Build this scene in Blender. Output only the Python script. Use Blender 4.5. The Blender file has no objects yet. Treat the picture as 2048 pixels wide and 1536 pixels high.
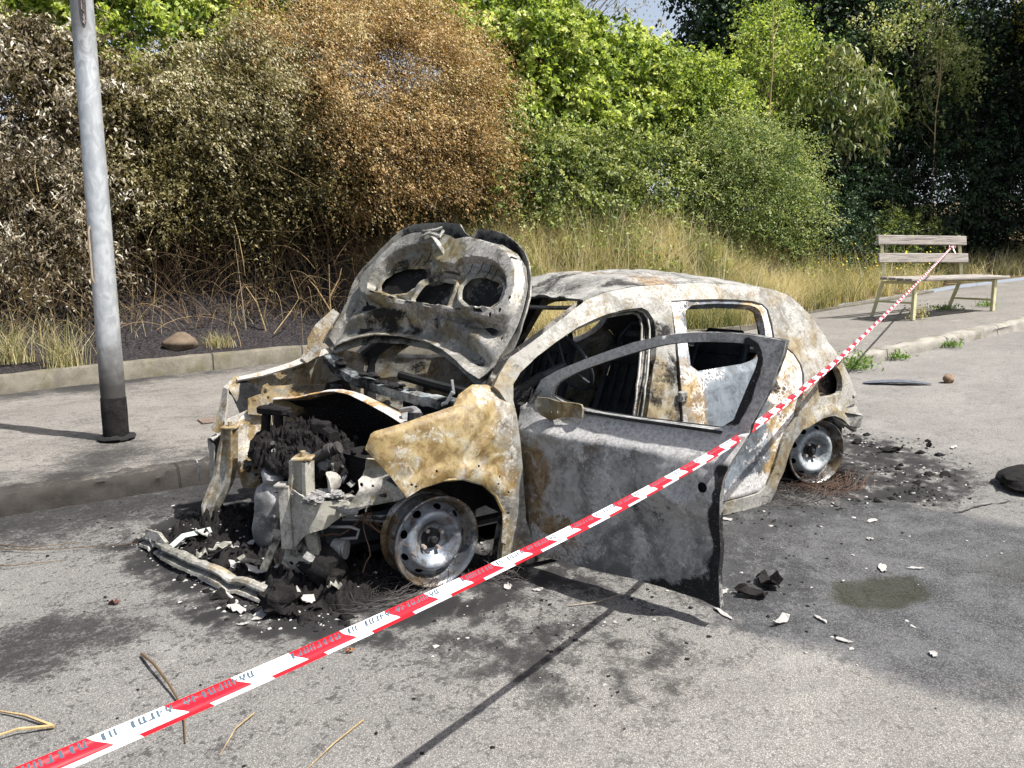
import bpy, math, random
import numpy as np
from mathutils import Vector, Matrix, noise as mnoise
from mathutils.geometry import delaunay_2d_cdt
R = math.radians
rng = np.random.default_rng(11); random.seed(5)
SC = bpy.context.scene
COL = SC.collection

# ------------------------------------------------------------------ camera, sky, sun, exposure
cam_d = bpy.data.cameras.new('camera'); cam = bpy.data.objects.new('camera', cam_d); COL.objects.link(cam)
cam_d.sensor_width = 36.0; cam_d.lens = 36.0 * 1540 / 2048; cam_d.clip_end = 2000; cam_d.clip_start = .02
_yaw, _p, _r = -2.14756, .16, .015
_F = Vector((math.cos(_yaw)*math.cos(_p), math.sin(_yaw)*math.cos(_p), -math.sin(_p)))
_Rt = Vector((math.sin(_yaw), -math.cos(_yaw), 0)); _D = _F.cross(_Rt)
_R2 = _Rt*math.cos(_r) + _D*math.sin(_r); _D2 = -_Rt*math.sin(_r) + _D*math.cos(_r)
cam.matrix_world = Matrix(((_R2.x, -_D2.x, -_F.x, 1.4507), (_R2.y, -_D2.y, -_F.y, 3.6148), (_R2.z, -_D2.z, -_F.z, 1.3992), (0, 0, 0, 1)))
SC.camera = cam
SUN_AZ = R(-56.0)          # direction the light travels, in plan
SUN_EL = R(58.0)
w = bpy.data.worlds.new('World'); SC.world = w; w.use_nodes = True
wn = w.node_tree; bg = wn.nodes['Background']
sky = wn.nodes.new('ShaderNodeTexSky'); sky.sky_type = 'NISHITA'; sky.sun_disc = False
sky.sun_elevation = SUN_EL
_to = Vector((-math.cos(SUN_AZ)*math.cos(SUN_EL), -math.sin(SUN_AZ)*math.cos(SUN_EL), math.sin(SUN_EL)))
sky.sun_rotation = math.atan2(_to.x, _to.y)
sky.air_density = 1.0; sky.dust_density = 4.0; sky.ozone_density = .6
bg.inputs['Strength'].default_value = .085
# pale haze low over the horizon
_tc = wn.nodes.new('ShaderNodeTexCoord'); _sx = wn.nodes.new('ShaderNodeSeparateXYZ'); _mr = wn.nodes.new('ShaderNodeMapRange'); _mx = wn.nodes.new('ShaderNodeMix'); _mx.data_type = 'RGBA'
wn.links.new(_tc.outputs['Generated'], _sx.inputs[0]); wn.links.new(_sx.outputs[2], _mr.inputs[0]); _mr.inputs[1].default_value = .50; _mr.inputs[2].default_value = .12; _mr.inputs[4].default_value = .8
wn.links.new(_mr.outputs[0], _mx.inputs[0]); wn.links.new(sky.outputs[0], _mx.inputs[6]); _mx.inputs[7].default_value = (4.6, 5.0, 5.6, 1)
wn.links.new(_mx.outputs[2], bg.inputs['Color'])
sun_d = bpy.data.lights.new('sun', 'SUN'); sun_d.energy = 5.0; sun_d.angle = R(.5); sun_d.color = (1, .968, .92)
sun = bpy.data.objects.new('sun', sun_d); COL.objects.link(sun)
sun.rotation_euler = (-_to).to_track_quat('-Z', 'Y').to_euler()
SC.view_settings.view_transform = 'Standard'; SC.view_settings.look = 'None'; SC.view_settings.gamma = 1.0
SC.view_settings.exposure = 1.0
SC.cycles.max_bounces = 6; SC.cycles.diffuse_bounces = 3; SC.cycles.transparent_max_bounces = 4

# ------------------------------------------------------------------ node helper
class NT:
    def __init__(s, name):
        s.m = bpy.data.materials.new(name); s.m.use_nodes = True
        s.t = s.m.node_tree; s.b = s.t.nodes['Principled BSDF']; s.out = s.t.nodes['Material Output']
    def node(s, typ, **kw):
        n = s.t.nodes.new(typ)
        for k, v in kw.items(): setattr(n, k, v)
        return n
    def put(s, inp, v):
        if isinstance(v, bpy.types.NodeSocket): s.t.links.new(v, inp)
        else: inp.default_value = v
    def obj(s): return s.node('ShaderNodeTexCoord').outputs['Object']
    def pos(s): return s.node('ShaderNodeNewGeometry').outputs['Position']
    def attr(s, name, out='Color'): return s.node('ShaderNodeAttribute', attribute_name=name).outputs[out]
    def mapping(s, v, scale=(1, 1, 1), loc=(0, 0, 0), rot=(0, 0, 0)):
        n = s.node('ShaderNodeMapping'); s.put(n.inputs['Vector'], v)
        n.inputs['Scale'].default_value = scale; n.inputs['Location'].default_value = loc; n.inputs['Rotation'].default_value = rot
        return n.outputs[0]
    def noise(s, v, scale, detail=5, rough=.6, dist=0., out=0):
        n = s.node('ShaderNodeTexNoise'); s.put(n.inputs['Vector'], v)
        n.inputs['Scale'].default_value = scale; n.inputs['Detail'].default_value = detail
        n.inputs['Roughness'].default_value = rough; n.inputs['Distortion'].default_value = dist
        return n.outputs[out]
    def vor(s, v, scale, feature='DISTANCE_TO_EDGE', out=0, rand=1.):
        n = s.node('ShaderNodeTexVoronoi', feature=feature); s.put(n.inputs['Vector'], v)
        n.inputs['Scale'].default_value = scale; n.inputs['Randomness'].default_value = rand
        return n.outputs[out]
    def m2(s, op, a, b=0., c=0., clamp=False):
        n = s.node('ShaderNodeMath', operation=op, use_clamp=clamp)
        s.put(n.inputs[0], a); s.put(n.inputs[1], b); s.put(n.inputs[2], c)
        return n.outputs[0]
    def step(s, v, lo, hi, smooth=True):
        n = s.node('ShaderNodeMapRange', interpolation_type='SMOOTHSTEP' if smooth else 'LINEAR'); s.put(n.inputs['Value'], v)
        n.inputs['From Min'].default_value = lo; n.inputs['From Max'].default_value = hi
        return n.outputs[0]
    def mix(s, f, a, b, bt='MIX'):
        n = s.node('ShaderNodeMix', data_type='RGBA', blend_type=bt)
        s.put(n.inputs['Factor'], f)
        for i, v in ((6, a), (7, b)):
            if isinstance(v, tuple) and len(v) == 3: v = (*v, 1)
            s.put(n.inputs[i], v)
        return n.outputs[2]
    def ramp(s, v, stops, interp='LINEAR'):
        n = s.node('ShaderNodeValToRGB'); cr = n.color_ramp; cr.interpolation = interp
        while len(cr.elements) < len(stops): cr.elements.new(.5)
        for e, (p, c) in zip(cr.elements, stops): e.position = p; e.color = (*c, 1)
        s.put(n.inputs[0], v); return n.outputs[0]
    def sep(s, v):
        n = s.node('ShaderNodeSeparateXYZ'); s.put(n.inputs[0], v); return n.outputs
    def bump(s, h, strength=.3, dist=.01):
        n = s.node('ShaderNodeBump'); n.inputs['Strength'].default_value = strength; n.inputs['Distance'].default_value = dist
        s.put(n.inputs['Height'], h); s.t.links.new(n.outputs[0], s.b.inputs['Normal']); return n.outputs[0]
    def set(s, color=None, rough=None, metal=None, spec=None):
        if color is not None:
            if isinstance(color, tuple) and len(color) == 3: color = (*color, 1)
            s.put(s.b.inputs['Base Color'], color)
        if rough is not None: s.put(s.b.inputs['Roughness'], rough)
        if metal is not None: s.put(s.b.inputs['Metallic'], metal)
        if spec is not None: s.put(s.b.inputs['Specular IOR Level'], spec)
        return s.m

def simple(name, col, rough=.7, metal=0., var=.35, scale=12., bump=.25, bd=.004, spec=.4):
    n = NT(name); p = n.obj(); a = n.noise(p, scale, 6, .65); b = n.noise(p, scale*7, 4, .6)
    lo = tuple(c*(1-var) for c in col); hi = tuple(min(1, c*(1+var)) for c in col)
    c = n.mix(n.step(n.m2('ADD', n.m2('MULTIPLY', a, .7), n.m2('MULTIPLY', b, .3)), .3, .7), lo, hi)
    n.bump(n.m2('ADD', a, n.m2('MULTIPLY', b, .5)), bump, bd)
    return n.set(c, rough, metal, spec)

OCHRE, GREY, ASH, SOOT, BROWN, BLUE = (.40, .245, .075), (.15, .145, .14), (.60, .585, .57), (.012, .012, .013), (.11, .065, .025), (.16, .19, .22)
def burnt(name, base=GREY, rust=OCHRE, ash=ASH, soot=SOOT, cell=42., cellamt=.5, rough=.72, bump=.35, fine=.5, metal=0.):
    """scorched sheet steel: rust, ash film, soot and crackled paint; the zone attribute biases where each one lies"""
    n = NT(name); p0 = n.obj(); z = n.sep(n.attr('zone'))
    wv = n.noise(p0, 9, 5, .65, 0, 1); p = n.mix(.05, p0, wv)          # ragged the borders
    n1 = n.noise(p, 3.1, 9, .66, .5); n2 = n.noise(n.mapping(p, loc=(3.1, 7.7, 1.3)), 8.5, 12, .72, .6)
    n3 = n.noise(n.mapping(p, loc=(9., 2., 5.)), 4.3, 11, .72, .3); n4 = n.noise(p, 75, 8, .75); n5 = n.noise(n.mapping(p, loc=(1., 5., 8.)), 22, 9, .7, .5); n6 = n.noise(n.mapping(p, loc=(6., 1., 2.)), 150, 4, .7)
    c = n.mix(n.step(n.m2('ADD', n.m2('MULTIPLY', n1, .6), n.m2('MULTIPLY', n5, .4)), .43, .58), tuple(x*1.2 for x in base), tuple(x*.42 for x in base))
    fr = n.step(n.m2('ADD', n.m2('ADD', n1, n.m2('MULTIPLY', n5, .35)), z[0]), 1.05, 1.24)
    rc = n.mix(n.step(n5, .42, .58), rust, tuple(x*y for x, y in zip(rust, (.56, .48, .40))))
    rc = n.mix(n.step(n2, .50, .62), rc, (rust[0]*1.18, rust[1]*1.36, rust[2]*1.9))
    rc = n.mix(n.step(n.noise(n.mapping(p, loc=(2., 9., 4.)), 6, 8, .7, .4), .56, .66), rc, (.20, .20, .19))
    c = n.mix(fr, c, rc)
    fa = n.step(n.m2('ADD', n.m2('ADD', n.m2('MULTIPLY', n2, .8), n.m2('ADD', n.m2('MULTIPLY', n4, .34), n.m2('MULTIPLY', n5, .14))), z[1]), 1.08, 1.20)
    ac = n.mix(n.step(n4, .38, .60), tuple(x*.60 for x in ash), tuple(x*1.08 for x in ash))
    c = n.mix(n.m2('MULTIPLY', fa, .85), c, ac)
    v = n.vor(n.mix(.06, p, n.noise(p, 30, 2, .5, out=1)), cell)
    vm = n.m2('MULTIPLY', n.step(n.noise(n.mapping(p, loc=(4., 4., 1.)), 3.7, 3, .5), .56, .64), cellamt)
    line = n.m2('MULTIPLY', n.step(v, .13, .05), vm)
    c = n.mix(line, c, tuple(x*1.05 for x in ash))
    inner = n.m2('MULTIPLY', n.step(v, .12, .2), n.m2('MULTIPLY', vm, .5)); c = n.mix(inner, c, (.07, .06, .05))
    fs = n.step(n.m2('ADD', n.m2('ADD', n3, n.m2('MULTIPLY', n4, .34)), z[2]), 1.18, 1.32)
    c = n.mix(n.m2('MULTIPLY', fs, .95), c, soot)
    sp = n.step(n4, .36, .30); c = n.mix(n.m2('MULTIPLY', sp, fine), c, (.028, .024, .02))
    wf = n.step(n6, .62, .69); c = n.mix(n.m2('MULTIPLY', wf, fine*.7), c, tuple(x*1.1 for x in ash))
    n.bump(n.m2('ADD', n.m2('ADD', n.m2('MULTIPLY', fa, .25), n.m2('MULTIPLY', n4, .7)), n.m2('MULTIPLY', n2, .9)), bump, .006)
    rg = n.m2('ADD', n.m2('SUBTRACT', rough, n.m2('MULTIPLY', n.step(n5, .45, .6), .14)), n.m2('MULTIPLY', fs, .25), 0., True)
    return n.set(c, rg, metal, n.m2('SUBTRACT', .36, n.m2('MULTIPLY', fs, .32)))

# ------------------------------------------------------------------ mesh helpers
def link(name, me, parent=None, loc=None):
    o = bpy.data.objects.new(name, me); COL.objects.link(o)
    if parent is not None: o.parent = parent
    if loc is not None: o.location = loc
    return o
def make(name, verts, faces, mat=None, parent=None, smooth=True, zone=None, tint=None, sharp=None, loc=None):
    me = bpy.data.meshes.new(name)
    v = np.asarray(verts, dtype=np.float32).reshape(-1, 3)
    if isinstance(faces, np.ndarray):
        nf, k = faces.shape
        me.vertices.add(len(v)); me.vertices.foreach_set('co', v.ravel())
        me.loops.add(nf*k); me.loops.foreach_set('vertex_index', faces.astype(np.int32).ravel())
        me.polygons.add(nf); me.polygons.foreach_set('loop_start', np.arange(0, nf*k, k, dtype=np.int32))
        me.update(calc_edges=True)
    else:
        me.from_pydata([tuple(map(float, x)) for x in v], [], [tuple(map(int, f)) for f in faces]); me.update()
    if smooth: me.polygons.foreach_set('use_smooth', [True]*len(me.polygons))
    if sharp is not None and smooth: me.set_sharp_from_angle(angle=R(sharp))
    if zone is not None:
        a = me.color_attributes.new('zone', 'FLOAT_COLOR', 'POINT')
        zz = np.ones((len(v), 4), np.float32)
        zz[:, :3] = zone if not callable(zone) else np.array([zone(p) for p in v])
        a.data.foreach_set('color', zz.ravel())
    if tint is not None:
        a = me.attributes.new('tint', 'FLOAT', 'POINT'); a.data.foreach_set('value', np.asarray(tint, np.float32))
    if mat is not None:
        for m in (mat if isinstance(mat, (list, tuple)) else [mat]): me.materials.append(m)
    return link(name, me, parent, loc)
def thing(name, label, cat, loc=(0, 0, 0), rot=0., group=None):
    o = bpy.data.objects.new(name, None); COL.objects.link(o); o.empty_display_size = .2
    o.location = loc; o.rotation_euler = (0, 0, rot); return tag(o, label, cat, group)
def tag(o, label=None, cat=None, group=None, kind=None):
    if label: o['label'] = label
    if cat: o['category'] = cat
    if group: o['group'] = group
    if kind: o['kind'] = kind
    return o
def copy_tree(o, parent=None):
    c = o.copy(); COL.objects.link(c); c.parent = parent
    for ch in list(o.children): copy_tree(ch, c)
    return c

class MB:
    def __init__(s): s.v = []; s.f = []
    def add(s, v, f):
        n = len(s.v); s.v += [tuple(map(float, x)) for x in v]; s.f += [tuple(i+n for i in q) for q in f]; return s
    def box(s, c, d, M=None, bev=0.):
        hx, hy, hz = d[0]/2, d[1]/2, d[2]/2; b = min(bev, hx*.9, hy*.9, hz*.9)
        M = M or Matrix.Identity(3); c = Vector(c)
        if b <= 0:
            p = [(x, y, z) for x in (-hx, hx) for y in (-hy, hy) for z in (-hz, hz)]
            f = [(0, 1, 3, 2), (4, 6, 7, 5), (0, 4, 5, 1), (2, 3, 7, 6), (0, 2, 6, 4), (1, 5, 7, 3)]
        else:
            ring = [(-hx+b, -hy), (hx-b, -hy), (hx, -hy+b), (hx, hy-b), (hx-b, hy), (-hx+b, hy), (-hx, hy-b), (-hx, -hy+b)]
            rin = [(x*(hx-b)/hx, y*(hy-b)/hy) for x, y in ring]
            p = [(x, y, -hz) for x, y in rin]+[(x, y, -hz+b) for x, y in ring]+[(x, y, hz-b) for x, y in ring]+[(x, y, hz) for x, y in rin]
            f = [tuple(range(7, -1, -1)), tuple(range(24, 32))]
            for k in range(3):
                for i in range(8): j = (i+1) % 8; f.append((k*8+i, k*8+j, k*8+8+j, k*8+8+i))
        return s.add([c + M @ Vector(q) for q in p], f)
    def tube(s, pts, r, seg=6, cap=True, flat=1.):
        pts = [Vector(p) for p in pts]; n = len(pts); rs = r if isinstance(r, (list, tuple)) else [r]*n
        v = []; up = None
        for i, p in enumerate(pts):
            t = (pts[min(i+1, n-1)]-pts[max(i-1, 0)]); t = t.normalized() if t.length > 1e-9 else Vector((0, 0, 1))
            if up is None:
                up = t.cross(Vector((0, 0, 1)))
                if up.length < .05: up = t.cross(Vector((1, 0, 0)))
            up = (up - t*up.dot(t)).normalized(); q = t.cross(up)
            for k in range(seg):
                a = 2*math.pi*k/seg; v.append(p+up*math.cos(a)*rs[i]+q*math.sin(a)*rs[i]*flat)
        f = []
        for i in range(n-1):
            for k in range(seg):
                k2 = (k+1) % seg; f.append((i*seg+k, i*seg+k2, (i+1)*seg+k2, (i+1)*seg+k))
        if cap: f += [tuple(range(seg-1, -1, -1)), tuple((n-1)*seg+k for k in range(seg))]
        return s.add(v, f)
    def lathe(s, prof, M=None, seg=40, closed=False):
        # prof: (radius, height) about local z
        M = M or Matrix.Identity(4); n = len(prof); v = []; f = []
        for r, h in prof:
            for k in range(seg): a = 2*math.pi*k/seg; v.append(M @ Vector((r*math.cos(a), r*math.sin(a), h)))
        for i in range(n-1 if not closed else n):
            j = (i+1) % n
            for k in range(seg): k2 = (k+1) % seg; f.append((i*seg+k, i*seg+k2, j*seg+k2, j*seg+k))
        return s.add(v, f)
    def prism(s, poly, fn, h0, h1):
        # closed 2-D outline extruded from h0 to h1 through fn(u, v, h)
        n = len(poly); v = [fn(u, w_, h0) for u, w_ in poly]+[fn(u, w_, h1) for u, w_ in poly]
        f = [tuple(range(n-1, -1, -1)), tuple(range(n, 2*n))]+[(i, (i+1) % n, n+(i+1) % n, n+i) for i in range(n)]
        return s.add(v, f)
    def build(s, name, mat, parent=None, smooth=True, sharp=35, zone=None, loc=None):
        if zone is not None and not callable(zone):
            V = np.array(s.v); J = np.stack([.14*nzv(V, 4., 3.), .10*nzv(V, 5., 9.)+.06*nzv(V, 14., 5.), .15*nzv(V, 4., 14.)+.08*nzv(V, 12., 7.)], 1)
            it = iter(J+np.asarray(zone)); zone = lambda p: next(it)
        return make(name, s.v, s.f, mat, parent, smooth, zone, None, sharp, loc)

def blob(mb, c, r, amp=.35, fs=5., sub=3, seed=0, squash=(1, 1, 1)):
    """lumpy rounded mass"""
    n1, n2 = 6*sub, 4*sub; v = []; f = []
    for i in range(n2+1):
        th = math.pi*i/n2
        for k in range(n1):
            ph = 2*math.pi*k/n1; d = Vector((math.sin(th)*math.cos(ph), math.sin(th)*math.sin(ph), math.cos(th)))
            h = mnoise.fractal(d*fs*.4+Vector((seed*3.1, seed, 0)), .8, 2.2, 5)
            d = d*(r*(1+amp*h)); v.append((c[0]+d.x*squash[0], c[1]+d.y*squash[1], c[2]+d.z*squash[2]))
    for i in range(n2):
        for k in range(n1): k2 = (k+1) % n1; f.append((i*n1+k, (i+1)*n1+k, (i+1)*n1+k2, i*n1+k2))
    mb.add(v, f)

def resample(poly, step, closed=True):
    P = [np.array(p, float) for p in poly]; out = []
    n = len(P)
    for i in range(n if closed else n-1):
        a, b = P[i], P[(i+1) % n]; k = max(1, int(round(np.linalg.norm(b-a)/step)))
        for j in range(k): out.append(a+(b-a)*j/k)
    if not closed: out.append(P[-1])
    return np.array(out)
def smooth_poly(poly, it=1, closed=True):
    P = np.array(poly, float)
    for _ in range(it):
        A = P; B = np.roll(P, -1, 0)
        Q = np.empty((2*len(P), 2)); Q[0::2] = A*.75+B*.25; Q[1::2] = A*.25+B*.75; P = Q
    return P
def inside(poly, pts):
    poly = np.asarray(poly, float); x, y = pts[:, 0], pts[:, 1]; c = np.zeros(len(pts), bool); n = len(poly); j = n-1
    for i in range(n):
        xi, yi = poly[i]; xj, yj = poly[j]
        if yi != yj:
            m = ((yi > y) != (yj > y)) & (x < (xj-xi)*(y-yi)/(yj-yi)+xi); c ^= m
        j = i
    return c
def dist_poly(poly, pts, closed=True):
    poly = np.asarray(poly, float); d = np.full(len(pts), 1e9); n = len(poly)
    for i in range(n if closed else n-1):
        a, b = poly[i], poly[(i+1) % n]; ab = b-a; L = max(ab@ab, 1e-12)
        t = np.clip(((pts-a)@ab)/L, 0, 1); q = a+t[:, None]*ab
        d = np.minimum(d, np.hypot(*(pts-q).T))
    return d
def sdist(poly, pts):
    d = dist_poly(poly, pts); return np.where(inside(poly, pts), d, -d)   # > 0 inside
def sstep(x, a, b):
    t = np.clip((x-a)/(b-a), 0, 1); return t*t*(3-2*t)
def circ(c, r, n=10, sy=1.): return [(c[0]+r*math.cos(2*math.pi*k/n), c[1]+r*sy*math.sin(2*math.pi*k/n)) for k in range(n)]

def tri2d(outline, holes, step, jit=0.):
    loops = [resample(outline, step)]+[resample(h, min(step, step)) for h in holes]
    pts = []; edges = []
    for L in loops:
        n0 = len(pts); pts += [tuple(p) for p in L]; edges += [(n0+i, n0+(i+1) % len(L)) for i in range(len(L))]
    nb = len(pts)
    P = np.array(loops[0]); mn, mx = P.min(0), P.max(0)
    gx = np.arange(mn[0], mx[0]+step, step); gy = np.arange(mn[1], mx[1]+step, step*.866)
    g = np.array([(x+(step/2 if j % 2 else 0), y) for j, y in enumerate(gy) for x in gx])
    ok = inside(loops[0], g) & (dist_poly(loops[0], g) > step*.55)
    for L in loops[1:]: ok &= ~inside(L, g) & (dist_poly(L, g) > step*.55)
    pts += [tuple(p) for p in g[ok]]
    vo, _, fo, *_ = delaunay_2d_cdt([Vector(p) for p in pts], edges, [], 0, 1e-6)
    V = np.array([tuple(v) for v in vo]); F = np.array([f for f in fo if len(f) == 3])
    c = V[F].mean(1); ok = inside(loops[0], c)
    for L in loops[1:]: ok &= ~inside(L, c)
    F = F[ok]
    # orient counter-clockwise
    a, b, d = V[F[:, 0]], V[F[:, 1]], V[F[:, 2]]
    cr = (b[:, 0]-a[:, 0])*(d[:, 1]-a[:, 1])-(b[:, 1]-a[:, 1])*(d[:, 0]-a[:, 0]); F[cr < 0] = F[cr < 0][:, ::-1]
    return V, F
def shell(name, V3, F, thick, mat, parent, zone=None, zone_uv=None, flip=False, sharp=40):
    """sheet with real thickness: front faces, back faces offset along the normals, rim with its own vertices"""
    V3 = np.asarray(V3, float)
    if flip: F = F[:, ::-1]
    nrm = np.zeros_like(V3); fn = np.cross(V3[F[:, 1]]-V3[F[:, 0]], V3[F[:, 2]]-V3[F[:, 0]])
    for k in range(3): np.add.at(nrm, F[:, k], fn)
    nrm /= np.maximum(np.linalg.norm(nrm, axis=1), 1e-12)[:, None]
    B = V3-nrm*thick; n = len(V3)
    E = {}
    for f in F:
        for i in range(3):
            e = (f[i], f[(i+1) % 3]); E[e] = 1
    rim = [e for e in E if (e[1], e[0]) not in E]
    rv = []; rf = []; zi = []
    for a, b in rim:
        k = 2*n+len(rv); rv += [V3[a], V3[b], B[b], B[a]]; rf.append((k+1, k, k+3, k+2)); zi += [a, b, b, a]
    V = np.concatenate([V3, B]+([np.array(rv)] if rv else []))
    faces = [tuple(f) for f in F]+[tuple(f[::-1]+n) for f in F]+rf
    z = None
    if zone is not None:
        zf = np.asarray(zone(zone_uv if zone_uv is not None else V3), float) if callable(zone) else np.tile(np.asarray(zone, float), (n, 1))
        zf = zf+np.stack([.11*nzv(V3, 2.2, 3.)+.05*nzv(V3, 8., 1.), .09*nzv(V3, 2.8, 9.)+.05*nzv(V3, 9., 5.), .12*nzv(V3, 2.2, 14.)+.08*nzv(V3, 7., 7.)], 1)
        z = np.concatenate([zf, zf, zf[np.array(zi, int)]]) if rv else np.concatenate([zf, zf])
    return make(name, V, faces, mat, parent, True, z, None, sharp)
def panel(name, outline, holes, fn, step, thick, mat, parent, zone=(.5, .5, .5), flip=False):
    V, F = tri2d(outline, holes, step); V3 = fn(V)
    return shell(name, V3, F, thick, mat, parent, zone, V, flip)
def nz(p, s, seed=0., o=4): return mnoise.fractal(Vector((p[0]*s+seed, p[1]*s-seed*.7, (p[2] if len(p) > 2 else 0)*s+seed*.3)), .7, 2.1, o)
def nzv(P, s, seed=0., o=4): return np.array([nz(p, s, seed, o) for p in P])

# ------------------------------------------------------------------ terrain heights
def road_z(x, y=0):
    d = np.maximum(0, -np.asarray(x, float)-3.0); return .05*d*d/(d+1.0)
KERB_Y, KERB_H = -1.5, .125
def pave_z(x, y=0): return road_z(x)+KERB_H
EDGE = np.array([(14, -5.0), (6, -5.35), (1.6, -5.74), (.14, -6.11), (-1.2, -6.35), (-2.3, -6.42), (-3.4, -5.7), (-4.6, -4.95), (-5.9, -4.5), (-7.0, -4.05), (-8.1, -4.05), (-9.6, -4.6), (-10.9, -4.68), (-12.2, -4.65), (-15, -4.85), (-17.4, -4.55), (-30, -4.3)])
def edge_d(x, y):
    ey = np.interp(-np.asarray(x, float), -EDGE[:, 0], EDGE[:, 1]); return ey-np.asarray(y, float)     # >0 beyond the edging kerb
def bank_z(x, y):
    d = np.maximum(edge_d(x, y), 0); s = np.interp(-np.asarray(x, float), [-6, 2, 5, 9, 13, 18], [.62, .62, .62, .55, .32, .22])
    return pave_z(x)+.16*np.interp(-np.asarray(x, float), [3, 6], [1, .3])+s*np.minimum(d, 5.5)*np.minimum(1, d*.5+.25)+.12*np.maximum(d-5.5, 0)/(1+.05*d)
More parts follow.
